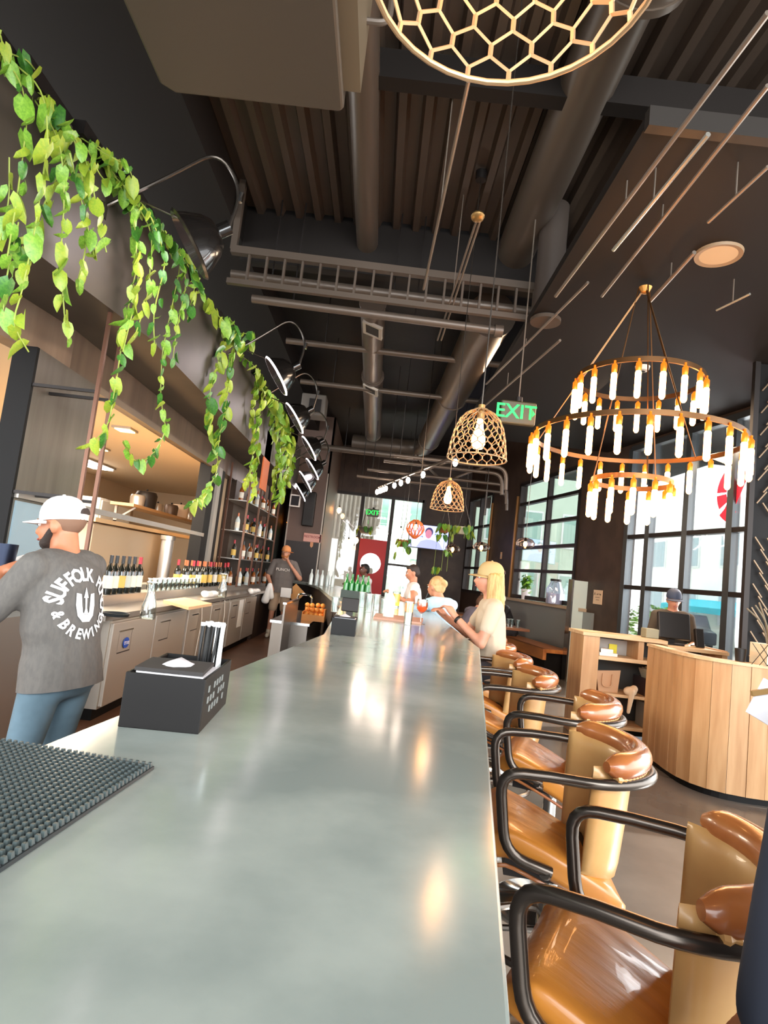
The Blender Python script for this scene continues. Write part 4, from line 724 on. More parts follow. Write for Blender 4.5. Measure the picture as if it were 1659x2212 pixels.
def wine_glass():
    t = thing('stem_glass', 'clear upturned drinking glass in the row before the wine bottles', 'glass', group='glasses in front of the wine rank'); MB().lathe([(.032, 0), (.036, .05), (.03, .13), (.028, .13), (.034, .05), (.03, .003)], n=14, caps=False).build('bowl', g_clear, t); MB().lathe([(0, .004), (.031, .004)], n=14, caps=False).build('foot', M('glass_rim', 'dfe5e2', .15, spec=.8), t); MB().lathe([(.0295, .128), (.0315, .131), (.0295, .134)], n=14, caps=False).build('rim', MATS['glass_rim'], t); return t
g0_ = wine_glass(); y0, y1 = PX(355, 1262, -2.3).y, PX(445, 1272, -2.3).y
for i in range(22):
    g = g0_ if i == 0 else dup(g0_, (0, 0, 0)); g.location = (-2.41-.075*(i % 2), y0+(y1-y0)*i/21, zl)
def carafe(label, loc, s=1.):
    t = thing('carafe', label, 'carafe', loc); MB().lathe([(.05*s, 0), (.055*s, .02*s), (.05*s, .1*s), (.028*s, .18*s), (.03*s, .24*s), (.036*s, .26*s)], n=18, caps=False).build('glass_body', g_clear, t); MB().lathe([(0, .003), (.05*s, .003)], n=18, caps=False).build('base', MATS['glass_rim'], t); MB().lathe([(.035*s, .257*s), (.039*s, .262*s), (.034*s, .265*s)], n=18, caps=False).build('rim', MATS['glass_rim'], t); return t
carafe('clear glass carafe on the back counter near the bartender', PZ(318, 1337, .865), 1.1); carafe('clear glass carafe farther along the back counter, by the towel', PZ(478, 1290, .865), 1.2)
b = MB(); q = [PZ(x, y, .865) for x, y in ((352, 1302), (407, 1318), (457, 1309), (398, 1296))]; b.add([p+V((0, 0, z)) for z in (.001, .03) for p in q], [(0, 3, 2, 1), (4, 5, 6, 7)]+[(i, (i+1) % 4, (i+1) % 4+4, i+4) for i in range(4)]); sm('cutting_board', 'pale wooden cutting board overhanging the back counter', 'board', b, M('pale_board', 'e2bb8e', .5))
for i, (px, lab) in enumerate(((452, 'rolled white towel on the back counter beside the second carafe'), (548, 'bunched white towel at the far end of the coolers'))):
    t = thing('white_towel', lab, 'towel', PZ(px, 1290 - 8*i, .865)); fuse(MB().cap((0, -.2, .04), (0, .2, .035), .045, .04).ell((.03, .1, .05), (.06, .09, .035)).ell((-.02, -.16, .05), (.05, .07, .04)), 'cloth', M('towel_white', 'f4f1ec', .8), t, .012, 3)
t = thing('black_tray', 'small black tray on the near end of the back counter', 'tray', PZ(250, 1332, .865)); MB().lathe([(0, .005), (.09, .005), (.1, .03), (.095, .03), (.085, .012)], n=20, caps=False).build('tray_body', m_rub, t)
# liquor shelves
ls = thing('liquor_shelves', 'tall tube-framed liquor shelves at the far end of the back counter', 'shelf', (-2.5, 9.75, .95)); Ls = 2.9
for x, y in ((.28, 0), (.28, .95), (.28, 1.9), (.28, Ls), (-.05, 0), (-.05, Ls)): MB().bar((x, y, 0), (x, y, 2.0), .03, .03).build('upright', M('rod_bronze', '6e4c3c', .35, .6), ls, smooth=False)
for z in (.45, .9, 1.4): MB().bb((-.08, 0, z-.015), (.27, Ls, z)).build('shelf', m_steel, ls, smooth=False)
kinds = [('amber liquor bottle on the tall tube-framed shelves', m_gam, cap_k, m_lab), ('clear liquor bottle on the tall tube-framed shelves', M('clear_spirit', 'c9d4d2', .08, spec=.8), cap_c, m_lab), ('dark liquor bottle on the tall tube-framed shelves', m_gdk, cap_r, m_laby)]
protos = [bottle(l, g, c, lb, .30, .04, group='%s bottles on the liquor shelves' % n_) for (l, g, c, lb), n_ in zip(kinds, ('amber', 'clear', 'dark'))]; used = [0]*3
for lv, z in enumerate((.95, 1.4, 1.85, 2.35)):
    for i in range(10):
        k = (i*7+lv*5+(i//3)) % 3; b = dup(protos[k], (0, 0, 0)) if used[k] else protos[k]; used[k] = 1; b.location = (-2.38+.09*(i % 2), 9.92+.285*i, z)
t = thing('orange_banner', 'orange hanging banner behind the vines at the end of the parapet', 'banner', PX(585, 985, -1.95)); MB().box((-.06, .0, -.1), (.02, .5, .95)).build('cloth', M('orange_cloth', 'c4622c', .6), t, smooth=False); MB().cyl((-.06, -.3, .38), (-.06, .3, .38), .012, n=8).build('rod', m_iron, t)
# ---- kitchen contents
Xk = -3.3; t = thing('pass_cabinet', 'large beige steel pass-through cabinet in the kitchen behind the wine bottles', 'cabinet', (Xk, 6.0, .0)); ya, yb = PX(195, 1180, Xk).y-6.0, PX(372, 1180, Xk).y-6.0
MB().bb((-.3, ya, 0), (0, yb, 1.62)).build('body', M('beige_steel', 'b8a184', .4, .3), t, smooth=False, bevel=.01); MB().bb((-.35, ya-.1, 1.64), (.06, yb+1.2, 1.69)).build('pass_shelf', M('tan_steel', 'd0ad80', .35, .4), t, smooth=False); MB().bb((.0, ya+.9, 1.25), (.004, ya+1.6, 1.27)).build('door_mark', M('tan_mark', 'a5826a', .5), t, smooth=False)
t = thing('steel_post', 'pale round steel post in the kitchen opening', 'post', PX(352, 1240, -3.1)); z_ = -t.location.z; MB().cyl((0, 0, z_), (0, 0, .5), .09, n=20).build('post_body', M('pale_steel', 'cfcac6', .3, .5), t); MB().cyl((0, 0, .5), (0, 0, .56), .11, n=20).build('cap', m_steel, t)
Xs = -4.2; ya, yb = PX(290, 1085, Xs).y, PX(445, 1115, Xs).y; zs = PX(360, 1108, Xs).z; t = thing('pot_shelf', 'wooden-brown kitchen shelf holding pots', 'shelf', (Xs, ya, zs)); MB().bb((-.4, 0, -.05), (0, yb-ya+1, 0)).build('shelf_board', M('tan_shelf', 'b48d62', .5), t, smooth=False)
for y in (0.2, yb-ya+.5): MB().bb((-.4, y, -.35), (-.36, y+.04, -.05)).build('bracket', m_steel, t, smooth=False); MB().bar((-.38, y+.02, -.3), (-.05, y+.02, -.05), .03, .03).build('strut', m_steel, t, smooth=False); MB().bb((-.4, y, -zs), (-.36, y+.04, -.3)).build('standard', m_steel, t, smooth=False)
for i, px in enumerate((300, 318, 345, 375, 395, 420)):
    p = PX(px, 1085, Xs-.15); s = [1, 1.5, .8, 1.1, 1.4, .9][i]; q = thing('cooking_pot', ['leftmost pot on the kitchen shelf', 'large round dark pot on the kitchen shelf', 'small steel pot on the kitchen shelf', 'steel pot in the middle of the kitchen shelf', 'wide pale pot towards the right of the kitchen shelf', 'rightmost pot on the kitchen shelf'][i], 'pot', (Xs-.18, p.y, zs), group='pots on the kitchen shelf'); mm = [m_steel, m_iron, m_steel, M('dark_pot', '5a4a40', .4, .5), M('pale_pot', 'd0b8a0', .5), m_steel][i]
    MB().lathe([(0, 0), (.12*s, .005), (.13*s, .16*s), (.11*s, .2*s), (0, .21*s)], n=18).build('pot_body', mm, q); MB().ell((0, 0, .225*s), (.02, .02, .02)).build('lid_knob', m_iron, q)
Xf = -6.0; ya, yb = PX(217, 1080, Xf).y, PX(285, 1080, Xf).y; t = thing('white_fridge', 'tall white fridge at the back of the kitchen', 'fridge', (Xf, ya, 0)); MB().bb((-.8, 0, 0), (0, yb-ya, 2.35)).build('body', M('fridge_white', 'ece6da', .4), t, smooth=False, bevel=.02); MB().bb((.0, .05, .2), (.03, (yb-ya)*.98, 2.3)).build('door', M('fridge_white2', 'f4efe4', .4), t, smooth=False, bevel=.01); MB().bb((.03, (yb-ya)*.7, 1.1), (.06, (yb-ya)*.74, 1.9)).build('handle', m_steel, t, smooth=False)
t = thing('prep_rack', 'bright white rack of containers at the back left of the kitchen', 'rack', (Xf, PX(150, 1080, Xf).y-.9, 0)); MB().bb((-.5, 0, 1.3), (0, 1.6, 1.36)).build('shelf', m_steel, t, smooth=False); MB().bb((-.5, 0, 0), (0, 1.6, .9)).build('cabinet', m_steel, t, smooth=False)
for i in range(4): MB().bb((-.4, .08+.38*i, 1.36), (-.05, .38+.38*i, 1.85)).build('container', M('white_tub', 'f6f4ee', .4), t, smooth=False, bevel=.02); MB().bar((-.02 if i % 2 else -.48, .02 if i < 2 else 1.58, .9), (-.02 if i % 2 else -.48, .02 if i < 2 else 1.58, 1.3), .03, .03).build('post', m_steel, t, smooth=False)
p = PZ(188, 1000, 2.93); t = thing('ceiling_tube_light', 'bright white tube light on the kitchen ceiling', 'ceiling light', (p.x, p.y, 2.98)); MB().box((0, 0, -.02), (.5, 1.5, .04)).build('housing', m_steel, t, smooth=False); MB().box((0, 0, -.055), (.42, 1.42, .03)).build('diffuser', M('kitchen_diffuser', 'ffffff', .5, emit=('fff4e8', 9)), t, smooth=False)
for i, (px, py) in enumerate(((270, 928), (215, 969))):
    p = PZ(px, py, 2.96); t = thing('square_downlight', ['nearer small yellow downlight in the kitchen ceiling', 'farther small yellow downlight in the kitchen ceiling'][i], 'ceiling light', (p.x, p.y, 2.98)); MB().box((0, 0, -.015), (.26, .26, .03)).build('trim', m_steel, t, smooth=False); MB().box((0, 0, -.035), (.2, .2, .012)).build('diffuser', M('downlight_yellow', 'fff0b8', .5, emit=('ffe89a', 3)), t, smooth=False)
# ---- under the bar on the working side
ub = thing('underbar_sink', 'steel underbar sink station with tap and racks behind the bar', 'sink', (-.85, 8.1, 0)); MB().bb((-.3, -1.0, .15), (.12, .9, .72)).build('cabinet', M('underbar_steel', '857c73', .3, .6), ub, smooth=False); MB().bb((-.32, -1.02, .72), (.14, .92, .75)).build('drainboard', m_chr, ub, smooth=False); MB().tube(fillet([(0, .3, .75), (0, .3, 1.02), (-.2, .3, 1.02), (-.2, .3, .92)], .08), .014, 8).build('tap', m_chr, ub)
for x, y in ((-.26, -.95), (-.26, .85), (.08, -.95), (.08, .85)): MB().cyl((x, y, 0), (x, y, .15), .02, n=8).build('leg', m_chr, ub)
ic = thing('ice_bin', 'low white ice bin at the foot of the underbar station', 'bin', PZ(665, 1380, .5)); ic.location.z = 0; MB().bb((-.22, -.2, .05), (.2, .25, .45)).build('bin_body', M('white_plastic', 'b8aea2', .5), ic, smooth=False, bevel=.02); MB().bb((-.23, -.21, .45), (.21, .26, .49)).build('lid', M('cream_plastic', 'e8dccb', .5), ic, smooth=False, bevel=.01); MB().bb((-.2, -.18, 0), (.18, .23, .05)).build('base', m_black, ic, smooth=False)
cr = thing('fruit_crate', 'orange crate heaped with citrus behind the bar', 'crate', (-.72, 7.6, .75)); cr.scale = (.75,)*3; m_or = M('orange_crate', 'd98a3a', .5); b = MB()
for c, d in (((0, -.16, .05), (.36, .015, .1)), ((0, .16, .1), (.36, .015, .2)), ((-.18, 0, .07), (.015, .33, .14)), ((.18, 0, .1), (.015, .33, .2)), ((0, 0, .008), (.36, .33, .014))): b.box(c, d)
b.build('crate_body', m_or, cr, smooth=False)
f0 = None
for i in range(14):
    x, y = -.12+.08*(i % 4), -.1+.09*((i//4) % 3); z = .1+.075*(i//5)
    if f0 is None: f0 = thing('orange', 'whole citrus fruit heaped in the orange crate', 'fruit', group='citrus in the orange crate'); MB().ell((0, 0, 0), (.042, .042, .04), n=14).build('peel', M('orange_peel', 'e8923a', .45, bump=(60, .2)), f0); MB().ell((0, 0, .04), (.006, .006, .004), n=6).build('stalk', M('dry_stem', '6f6552', .7), f0); o = f0
    else: o = dup(f0, (0, 0, 0))
    o.location = (-.72+x*.75, 7.6+y*.75, .75+z*.75); o.scale = (.75,)*3
t = thing('splash_panel', 'upright steel splash panel of the working side, near the ice bin', 'panel', (-.93, 7.0, 0)); MB().bb((-.02, -.5, .1), (.0, .6, .98)).build('panel', MATS['underbar_steel'], t, smooth=False); MB().bb((-.03, -.5, .98), (.01, .6, 1.0)).build('edge', m_chr, t, smooth=False)
for y in (-.45, .55): MB().bb((-.03, y-.02, 0), (.01, y+.02, .1)).build('leg', m_chr, t, smooth=False)
# ================================================================ THINGS ON THE BAR
m_cad = M('black_plastic', '0e0b0a', .5, spec=.25); m_nap = M('napkin_white', 'd9d6da', .75)
def caddy(label, loc, rz, s=1.):
    t = thing('bar_caddy', label, 'caddy', loc, rz); w_, d, h = .155*s, .27*s, .105*s; b = MB()
    for c, q in (((0, -d/2+.003, h/2), (w_, .006, h)), ((0, d/2-.003, h/2), (w_, .006, h)), ((-w_/2+.003, 0, h/2), (.006, d-.0122, h)), ((w_/2-.003, 0, h/2), (.006, d-.0122, h)), ((0, 0, .0035), (w_-.0124, d-.0124, .006)), ((0, .03*s, h*.46), (w_, .005, h*.9)), ((.0, .085*s, h*.46), (.005, .09*s, h*.9))): b.box(c, q)
    b.build('tray_body', m_cad, t, smooth=False, bevel=.0015); b = MB()
    for j in range(3):
        for i in range(7):
            if (i*3+j) % 5: b.box((w_/2+.0006, -.09*s+.026*i*s, .035*s+.022*j*s), (.0012, .011*s, .013*s))
    b.build('side_marks', M('caddy_marks', '777a77', .5), t, smooth=False)
    for i in range(9): MB().box((.004*math.sin(i*2.1), -.05*s, h*.4+.0085*i*s), (w_*.86, .13*s, .007), rz=.05*math.sin(i*1.7)).build('napkin', m_nap if i == 7 else M('napkin_dark', '2a2624', .8), t, smooth=False)
    b = MB(); b.grid([[V((-.045+.022*i, -.09+.03*j, h-.002+.026*math.exp(-((i-2)**2+(j-1.5)**2)/2.))) for i in range(5)] for j in range(5)]); b.build('folded_napkin', m_nap, t); return t
q = V((-.395, 1.345, HB)); ca = caddy('black napkin caddy with straws, nearest on the bar', q, R(3))
caddy('small black napkin caddy farther along the left edge of the bar', PZ(740, 1372, HB)+V((0, .1, 0)), R(0), .85)
s0 = None
for i in range(30):
    if s0 is None:
        s0 = thing('straw', 'black and white drinking straw standing in the near caddy', 'straw', group='straws in the near caddy'); MB().cyl((0, 0, 0), (0, 0, .178), .0031, n=7).build('tube', M('straw_black', '121212', .35), s0); MB().cyl((0, 0, .178), (0, 0, .186), .0034, n=7).build('white_end', M('straw_white', 'eef0ee', .4), s0)
        s1 = thing('straw', 'white drinking straw standing in the near caddy', 'straw', group='white straws in the near caddy'); MB().cyl((0, 0, 0), (0, 0, .186), .0031, n=7).build('tube', MATS['straw_white'], s1); MB().cyl((0, 0, .180), (0, 0, .1865), .0034, n=7).build('open_end', MATS['straw_white'], s1)
    wht = (i % 6 == 5 or i in (4, 16, 22)); src_ = s1 if wht else s0; used_ = src_.get('u', 0); o = dup(src_, (0, 0, 0)) if used_ else src_; src_['u'] = 1
    o.location = (-.387+.0088*(i % 6), 1.415+.0105*(i//6), HB+.007); o.rotation_euler = (R(rnd.uniform(-3, 3)), R(rnd.uniform(-2, 4)), 0)
for o in C.objects:
    if 'u' in o: del o['u']
t = thing('card_terminal', 'black back of an upright tablet terminal behind the second caddy', 'terminal', PZ(752, 1338, HB)+V((0, .05, 0))); MB().box((0, .02, .1), (.125, .02, .1), rot=Matrix.Rotation(R(-14), 3, 'X')).build('tablet', m_blackmetal, t, bevel=.006, smooth=False); MB().box((0, .04, .035), (.05, .04, .07)).build('stem', m_blackmetal, t); MB().box((0, .04, .005), (.11, .1, .01)).build('foot', m_cad, t)
def onbar(px, py): return PZ(px, py, HB)
# spritz, other drinks
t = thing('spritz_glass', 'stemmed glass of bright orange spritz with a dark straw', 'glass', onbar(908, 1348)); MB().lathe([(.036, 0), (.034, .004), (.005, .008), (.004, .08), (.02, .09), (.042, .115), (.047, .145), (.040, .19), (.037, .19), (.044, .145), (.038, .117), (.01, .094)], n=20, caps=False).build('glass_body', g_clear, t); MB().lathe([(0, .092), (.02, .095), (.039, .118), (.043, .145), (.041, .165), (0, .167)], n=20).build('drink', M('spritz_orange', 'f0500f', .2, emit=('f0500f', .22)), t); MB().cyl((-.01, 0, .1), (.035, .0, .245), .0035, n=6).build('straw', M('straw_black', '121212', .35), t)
def tumbler(label, loc, h=.12, r=.034, fill=None, fm=None):
    t = thing('tumbler', label, 'glass', loc); MB().lathe([(r*.85, 0), (r, h), (r-.002, h), (r*.82, .006)], n=18, caps=False).build('glass_body', g_clear, t); MB().lathe([(0, .003), (r*.84, .003)], n=18, caps=False).build('base', MATS['glass_rim'], t); MB().lathe([(r-.003, h-.002), (r+.001, h), (r-.003, h+.002)], n=18, caps=False).build('rim', MATS['glass_rim'], t)
    if fm: MB().lathe([(0, fill[0]), (r*.88, fill[0]), (r*.95, fill[1]), (0, fill[1])], n=18).build('drink', fm, t)
    return t
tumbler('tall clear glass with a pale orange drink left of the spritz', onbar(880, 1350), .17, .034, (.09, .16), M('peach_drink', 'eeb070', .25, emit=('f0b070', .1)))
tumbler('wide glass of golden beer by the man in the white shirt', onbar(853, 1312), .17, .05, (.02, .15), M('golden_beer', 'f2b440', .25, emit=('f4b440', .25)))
for i, (px, py, h) in enumerate(((722, 1322, .12), (795, 1322, .16), (812, 1318, .15), (828, 1330, .14), (780, 1312, .15))): tumbler(['short clear glass left of the terminal on the bar', 'tall clear glass in the bright middle of the far bar', 'clear glass just right of the bright tall one', 'clear glass in front of the white-labelled bottle', 'clear glass near the green bottles'][i], onbar(px, py), h)
b = bottle('clear bottle with a white printed label on the far bar', M('clear_spirit', 'c9d4d2', .08, spec=.8), M('glass_rim', 'dfe5e2', .15), M('bright_paper', 'f6f6f2', .7), .27, .045); b.location = onbar(838, 1336)
b = MB(); q = [onbar(x, y) for x, y in ((806, 1337), (910, 1349), (914, 1339), (812, 1328))]; b.add([p+V((0, 0, z)) for z in (.0005, .015) for p in q], [(0, 3, 2, 1), (4, 5, 6, 7)]+[(i, (i+1) % 4, (i+1) % 4+4, i+4) for i in range(4)]); sm('serving_board', 'reddish wooden serving board lying on the far bar', 'board', b, M('red_wood', 'b98a72', .5))
bcx = thing('bottle_crate', 'dark crate of green bottles on the far bar', 'crate', onbar(768, 1293)); b = MB()
for c, d in (((0, -.15, .05), (.36, .015, .1)), ((0, .15, .05), (.36, .015, .1)), ((-.18, 0, .05), (.015, .3, .1)), ((.18, 0, .05), (.015, .3, .1)), ((0, 0, .006), (.36, .3, .012))): b.box(c, d)
b.build('crate_body', M('dark_green_crate', '2c3a34', .5), bcx, smooth=False)
gb = None
for i in range(10):
    if gb is None: gb = bottle('green glass bottle standing in the dark crate', m_ggr, None, None, .30, .033, group='green bottles in the crate'); o = gb
    else: o = dup(gb, (0, 0, 0))
    o.location = bcx.location+V((-.135+.068*(i % 5), -.07+.12*(i//5), .013))
cb = None
for i in range(5):
    if cb is None: cb = bottle('clear glass bottle in the group at the left of the far bar', M('clear_spirit', 'c9d4d2', .08, spec=.8), None, None, .30, .036, group='clear bottles on the far bar'); o = cb
    else: o = dup(cb, (0, 0, 0))
    o.location = V((-1.2+.1*i, 11.2+.1*(i % 2), HB))
# table ware
tp = RW(10.95, 1.15, .758)
def ontab(dx, dy): return tp+WE*dy+WN*dx
b = bottle('clear water bottle on the nearest dining table', g_clear, MATS['glass_rim'], None, .30, .04); b.location = ontab(.22, -.0)
for i in range(5): tumbler(['first', 'second', 'third', 'fourth', 'fifth'][i]+' clear glass from the left on the nearest dining table', ontab(.12-.09*i, -.1+.06*(i % 2)), .13, .036)
t = thing('napkin_ball', 'crumpled white napkin on the nearest dining table', 'napkin', ontab(.1, .2)); fuse(MB().ell((0, 0, .035), (.07, .06, .035)).ell((.04, .02, .05), (.04, .04, .03)), 'cloth', m_nap, t, .01, 2)
# hanging planters near the television
def hang_pot(label, px, py, Y, m, r=.11, leaves=12, trail=.35):
    t = thing('hanging_planter', label, 'plant', PY(px, py, Y)); MB().lathe([(r*.6, -.11), (r, 0), (r*1.0, .03), (r*.85, .02)], n=18).build('pot', m, t)
    for i in range(3):
        a = 2*PI*i/3; MB().tube([(r*math.cos(a), r*math.sin(a), .02), (0, 0, .5)], .004, 5).build('cord', m_gun, t)
    MB().cyl((0, 0, .5), (0, 0, 4.9-t.location.z+.06), .004, n=5).build('hanger', m_gun, t)
    for i in range(leaves):
        a = i*2.4; k = (i % 5)/4; p = V((r*1.1*math.cos(a), r*1.1*math.sin(a), .05-trail*k*k)); inst('leaf', LM[i % 3][i % 3], t, p, (R(20*math.sin(i)), R(15*math.cos(i*3)), a-PI/2), .15)
    for i in range(3): a = i*2.4*2; MB().tube(fillet([(0, 0, .02), (r*1.1*math.cos(a), r*1.1*math.sin(a), .06), (r*1.15*math.cos(a), r*1.15*math.sin(a), -trail)], .05), .004, 5).build('stem', m_stem, t)
    return t
hang_pot('dark hanging pot in front of the far ribbed white wall', 788, 1142, 15.2, M('grey_pot', '6d6660', .5), .16, 6, .1); hang_pot('terracotta hanging pot left of the television', 872, 1170, 12.5, M('terracotta', '9a5a2e', .6), .12, 10, .3); hang_pot('leafy hanging pot over the upper right corner of the television', 960, 1140, 12.5, M('terracotta', '9a5a2e', .6), .12, 22, .9); hang_pot('white hanging planter between the television and the far window', 1000, 1142, 11.8, M('cream_planter', 'd9d2b8', .6), .16, 14, .2)
sp = PRW(1195, 1262); t = thing('sill_planter', 'white pot of feathery green plant seen low in the roll-up window', 'plant', V((3.16, 12.75, 1.225))); MB().lathe([(.08, 0), (.1, .22), (.09, .22)], n=16).build('pot', M('white_pot', 'e8e2e6', .5), t)
for i in range(20): a = i*2.4; inst('leaf', LM[(0, 2)[i % 2]][i % 3], t, (.05*math.cos(a), .05*math.sin(a), .24+.015*i), (R(-60+30*math.sin(i)), 0, a), .16)
t = thing('glass_jar', 'big bright glass jar low in the roll-up window, right side', 'jar', V((3.30, 11.15, 1.225))); MB().lathe([(.16, 0), (.17, .25), (.1, .38), (.09, .42)], n=20, caps=False).build('jar_body', G('jar_glass', 'e8ecf8', .25), t); MB().cyl((0, 0, .42), (0, 0, .46), .1, n=18).build('lid', m_iron, t); MB().lathe([(0, .005), (.15, .005), (.155, .2), (0, .2)], n=18).build('contents', M('jar_white', 'e6e6f2', .5), t)
t = thing('speaker_box', 'tall dark loudspeaker on the brown wall above the restroom sign', 'speaker', PY(668, 1100, 13.9)); MB().bb((-.13, -.1, -.4), (.13, .1, .4)).build('cabinet', m_blackmetal, t, bevel=.02, smooth=False); MB().cyl((0, -.1, .1), (0, -.105, .1), .09, n=20).build('cone', m_iron, t); MB().cyl((0, -.1, -.18), (0, -.105, -.18), .09, n=20).build('cone', m_iron, t)
t = thing('wall_monitor', 'small pale-framed box on the wall under the last gooseneck lamp', 'screen', PY(638, 1082, 13.7)); MB().bb((-.12, -.05, -.14), (.12, .05, .14)).build('casing', M('pale_metal', 'b5aca0', .4, .4), t, smooth=False); MB().bb((-.09, -.055, -.11), (.09, -.05, .11)).build('display', m_black, t, smooth=False); MB().bb((-.03, .05, -.03), (.03, .32, .03)).build('bracket', m_iron, t, smooth=False)
# ================================================================ PEOPLE
SKIN = {'fair': M('skin_fair', 'c98f72', .5, var=(8, 'bb7e62', .4, .65)), 'tan': M('skin_tan', 'bb7a58', .5, var=(8, 'ad6c4c', .4, .65)), 'brown': M('skin_brown', '6e4433', .5)}
m_eye = M('eye_white', 'e8e4de', .2); m_iris = M('eye_dark', '2c1d14', .15); m_lip = M('lip', 'a85a50', .45)
D0 = dict(hip=(0, 0, .93), chest=(0, .0, 1.28), neck=(0, .005, 1.49), head=(0, .03, 1.635), yaw=0, pitch=0, sh=.185, shz=1.42,
          elR=(.26, -.02, 1.14), elL=(-.26, -.02, 1.14), wrR=(.27, .1, .9), wrL=(-.27, .1, .9), knR=(.1, .03, .5), knL=(-.1, .03, .5), anR=(.1, 0, .09), anL=(-.1, 0, .09), hdR=None, hdL=None, curl=.9, fat=1.0)
def person(label, loc, rz, S, skin, pose=None, shirt=None, legs=None, hair=None, cap=None, shoes=None, sleeve=.75, voxel=.013, beard=None, shorts=False, brim=None, name='person', torso_wrap=1.0, lower=True):
    P_ = dict(D0); P_.update(pose or {}); J = {k: (V(v)*S if isinstance(v, tuple) else v) for k, v in P_.items()}; t = thing(name, label, 'person', loc, rz); ms = SKIN[skin]; F_ = P_['fat']
    up = (J['neck']-J['hip']).normalized(); X0 = V((1, 0, 0)); tw = P_.get('twist', 0); sx = (Matrix.Rotation(R(tw), 3, 'Z') @ X0); sx = (sx-up*sx.dot(up)).normalized()
    shc = J['hip']+(J['neck']-J['hip'])*((P_['shz']-P_['hip'][2])/max(.01, P_['neck'][2]-P_['hip'][2])) if 'shc' not in P_ else J['shc']
    SH = {'R': shc+sx*P_['sh']*S, 'L': shc-sx*P_['sh']*S}; HP = {'R': J['hip']+X0*.095*S, 'L': J['hip']-X0*.095*S}
    b = MB(); c = J['chest']; hd = J['head']; Rh = Matrix.Rotation(R(P_['yaw']), 3, 'Z') @ Matrix.Rotation(R(P_['pitch']), 3, 'X'); hp = lambda x, y, z: hd+Rh @ (V((x, y, z))*S)
    def E_(p, r): b.ell(hp(*p), V(r)*S, Rh, 16)
    E_((0, -.012, .028), (.076, .096, .09)); E_((0, .02, -.03), (.063, .074, .085)); E_((0, .038, -.078), (.045, .045, .038)); E_((0, .07, -.028), (.045, .028, .045))
    b.cap(hp(0, .09, .0), hp(0, .108, -.03), .011*S, .016*S); E_((0, .086, .018), (.05, .015, .012)); E_((0, .088, -.064), (.026, .014, .014))
    for s in (-1, 1): E_((s*.076, -.008, -.015), (.012, .024, .034))
    b.cap(J['neck']-up*.04*S, hp(0, -.02, -.055), .062*S*F_**.5, .056*S*F_**.5)
    b.cap(shc+sx*.11*S-up*.0*S, J['neck']+up*.0, .055*S, .05*S); b.cap(shc-sx*.11*S, J['neck'], .055*S, .05*S)
    def torso(mb, g): 
        h = J['hip']; w1 = h.lerp(shc, .42); mb.cap(h, w1, (.115*F_+g)*S, (.108*F_+g)*S, sx, 1.36); mb.cap(w1, h.lerp(shc, .86), (.112*F_+g)*S, (.105*F_+g)*S, sx, 1.5); mb.cap(SH['L'].lerp(shc, .35), SH['R'].lerp(shc, .35), (.072+g)*S, (.072+g)*S); mb.cap(h.lerp(shc, .86), J['neck']-up*.05*S, (.085+g)*S, (.055+g*.6)*S, sx, 1.3)
    torso(b, 0)
    for s in 'RL':
        b.cap(SH[s], J['el'+s], .052*S*F_**.5, .041*S*F_**.5); b.cap(J['el'+s], J['wr'+s], .041*S*F_**.5, .027*S)
        w_ = J['wr'+s]; d = (J['hd'+s] if J['hd'+s] is not None and P_['hd'+s] else None); d = V(P_['hd'+s]).normalized() if P_['hd'+s] else (w_-J['el'+s]).normalized()
        side = d.cross(V((0, 0, 1))); side = side.normalized() if side.length > .15 else V((1, 0, 0)); nn = side.cross(d).normalized()*-1; cur_ = P_['curl']
        b.cap(w_, w_+d*.07*S, .026*S, .03*S, side, 1.25)
        for i, (o, L) in enumerate(((-.033, .066), (-.011, .078), (.011, .074), (.033, .056))):
            p0 = w_+(d*.085+side*o)*S; d2 = (d*math.cos(cur_*.6)+nn*math.sin(cur_*.6)); p1 = p0+d2*L*.55*S; d3 = (d*math.cos(cur_*1.5)+nn*math.sin(cur_*1.5)); b.cap(p0, p1, .0105*S, .0095*S, n=8); b.cap(p1, p1+d3*L*.5*S, .0095*S, .008*S, n=8)
        th_s = -1 if s == 'R' else 1; p0 = w_+(d*.03+side*.03*th_s)*S; p1 = p0+(d*.03+side*.025*th_s+nn*.02)*S; b.cap(p0, p1, .0125*S, .011*S, n=8); b.cap(p1, p1+(d*.035+nn*.012)*S, .011*S, .009*S, n=8)
        if lower: b.cap(HP[s], J['kn'+s], .083*S*F_**.5, .056*S); b.cap(J['kn'+s], J['an'+s], .056*S, .037*S); f_ = V((0, 1, 0)); b.cap(J['an'+s]-V((0, .02, .045))*S, J['an'+s]+(f_*.14-V((0, 0, .05)))*S, .038*S, .03*S)
    body = fuse(b, 'body', ms, t, voxel*S if voxel > .01 else voxel, 3)
    # face details
    for s in (-1, 1):
        e = MB().ell(hp(s*.031, .081, .002), (.0125*S, .011*S, .009*S), Rh, 10).build('eye', m_eye, t); MB().ell(hp(s*.031, .091, .002), (.006*S, .004*S, .006*S), Rh, 8).build('iris', m_iris, e)
        MB().cap(hp(s*.016, .096, .024), hp(s*.048, .084, .026), .0045*S, .004*S, n=6).build('eyebrow', hair if hair and not isinstance(hair, tuple) else (hair[0] if hair else M('brow_brown', '4a3426', .7)), t)
    MB().ell(hp(0, .099, -.066), (.024*S, .007*S, .007*S), Rh, 10).build('mouth', m_lip, t)
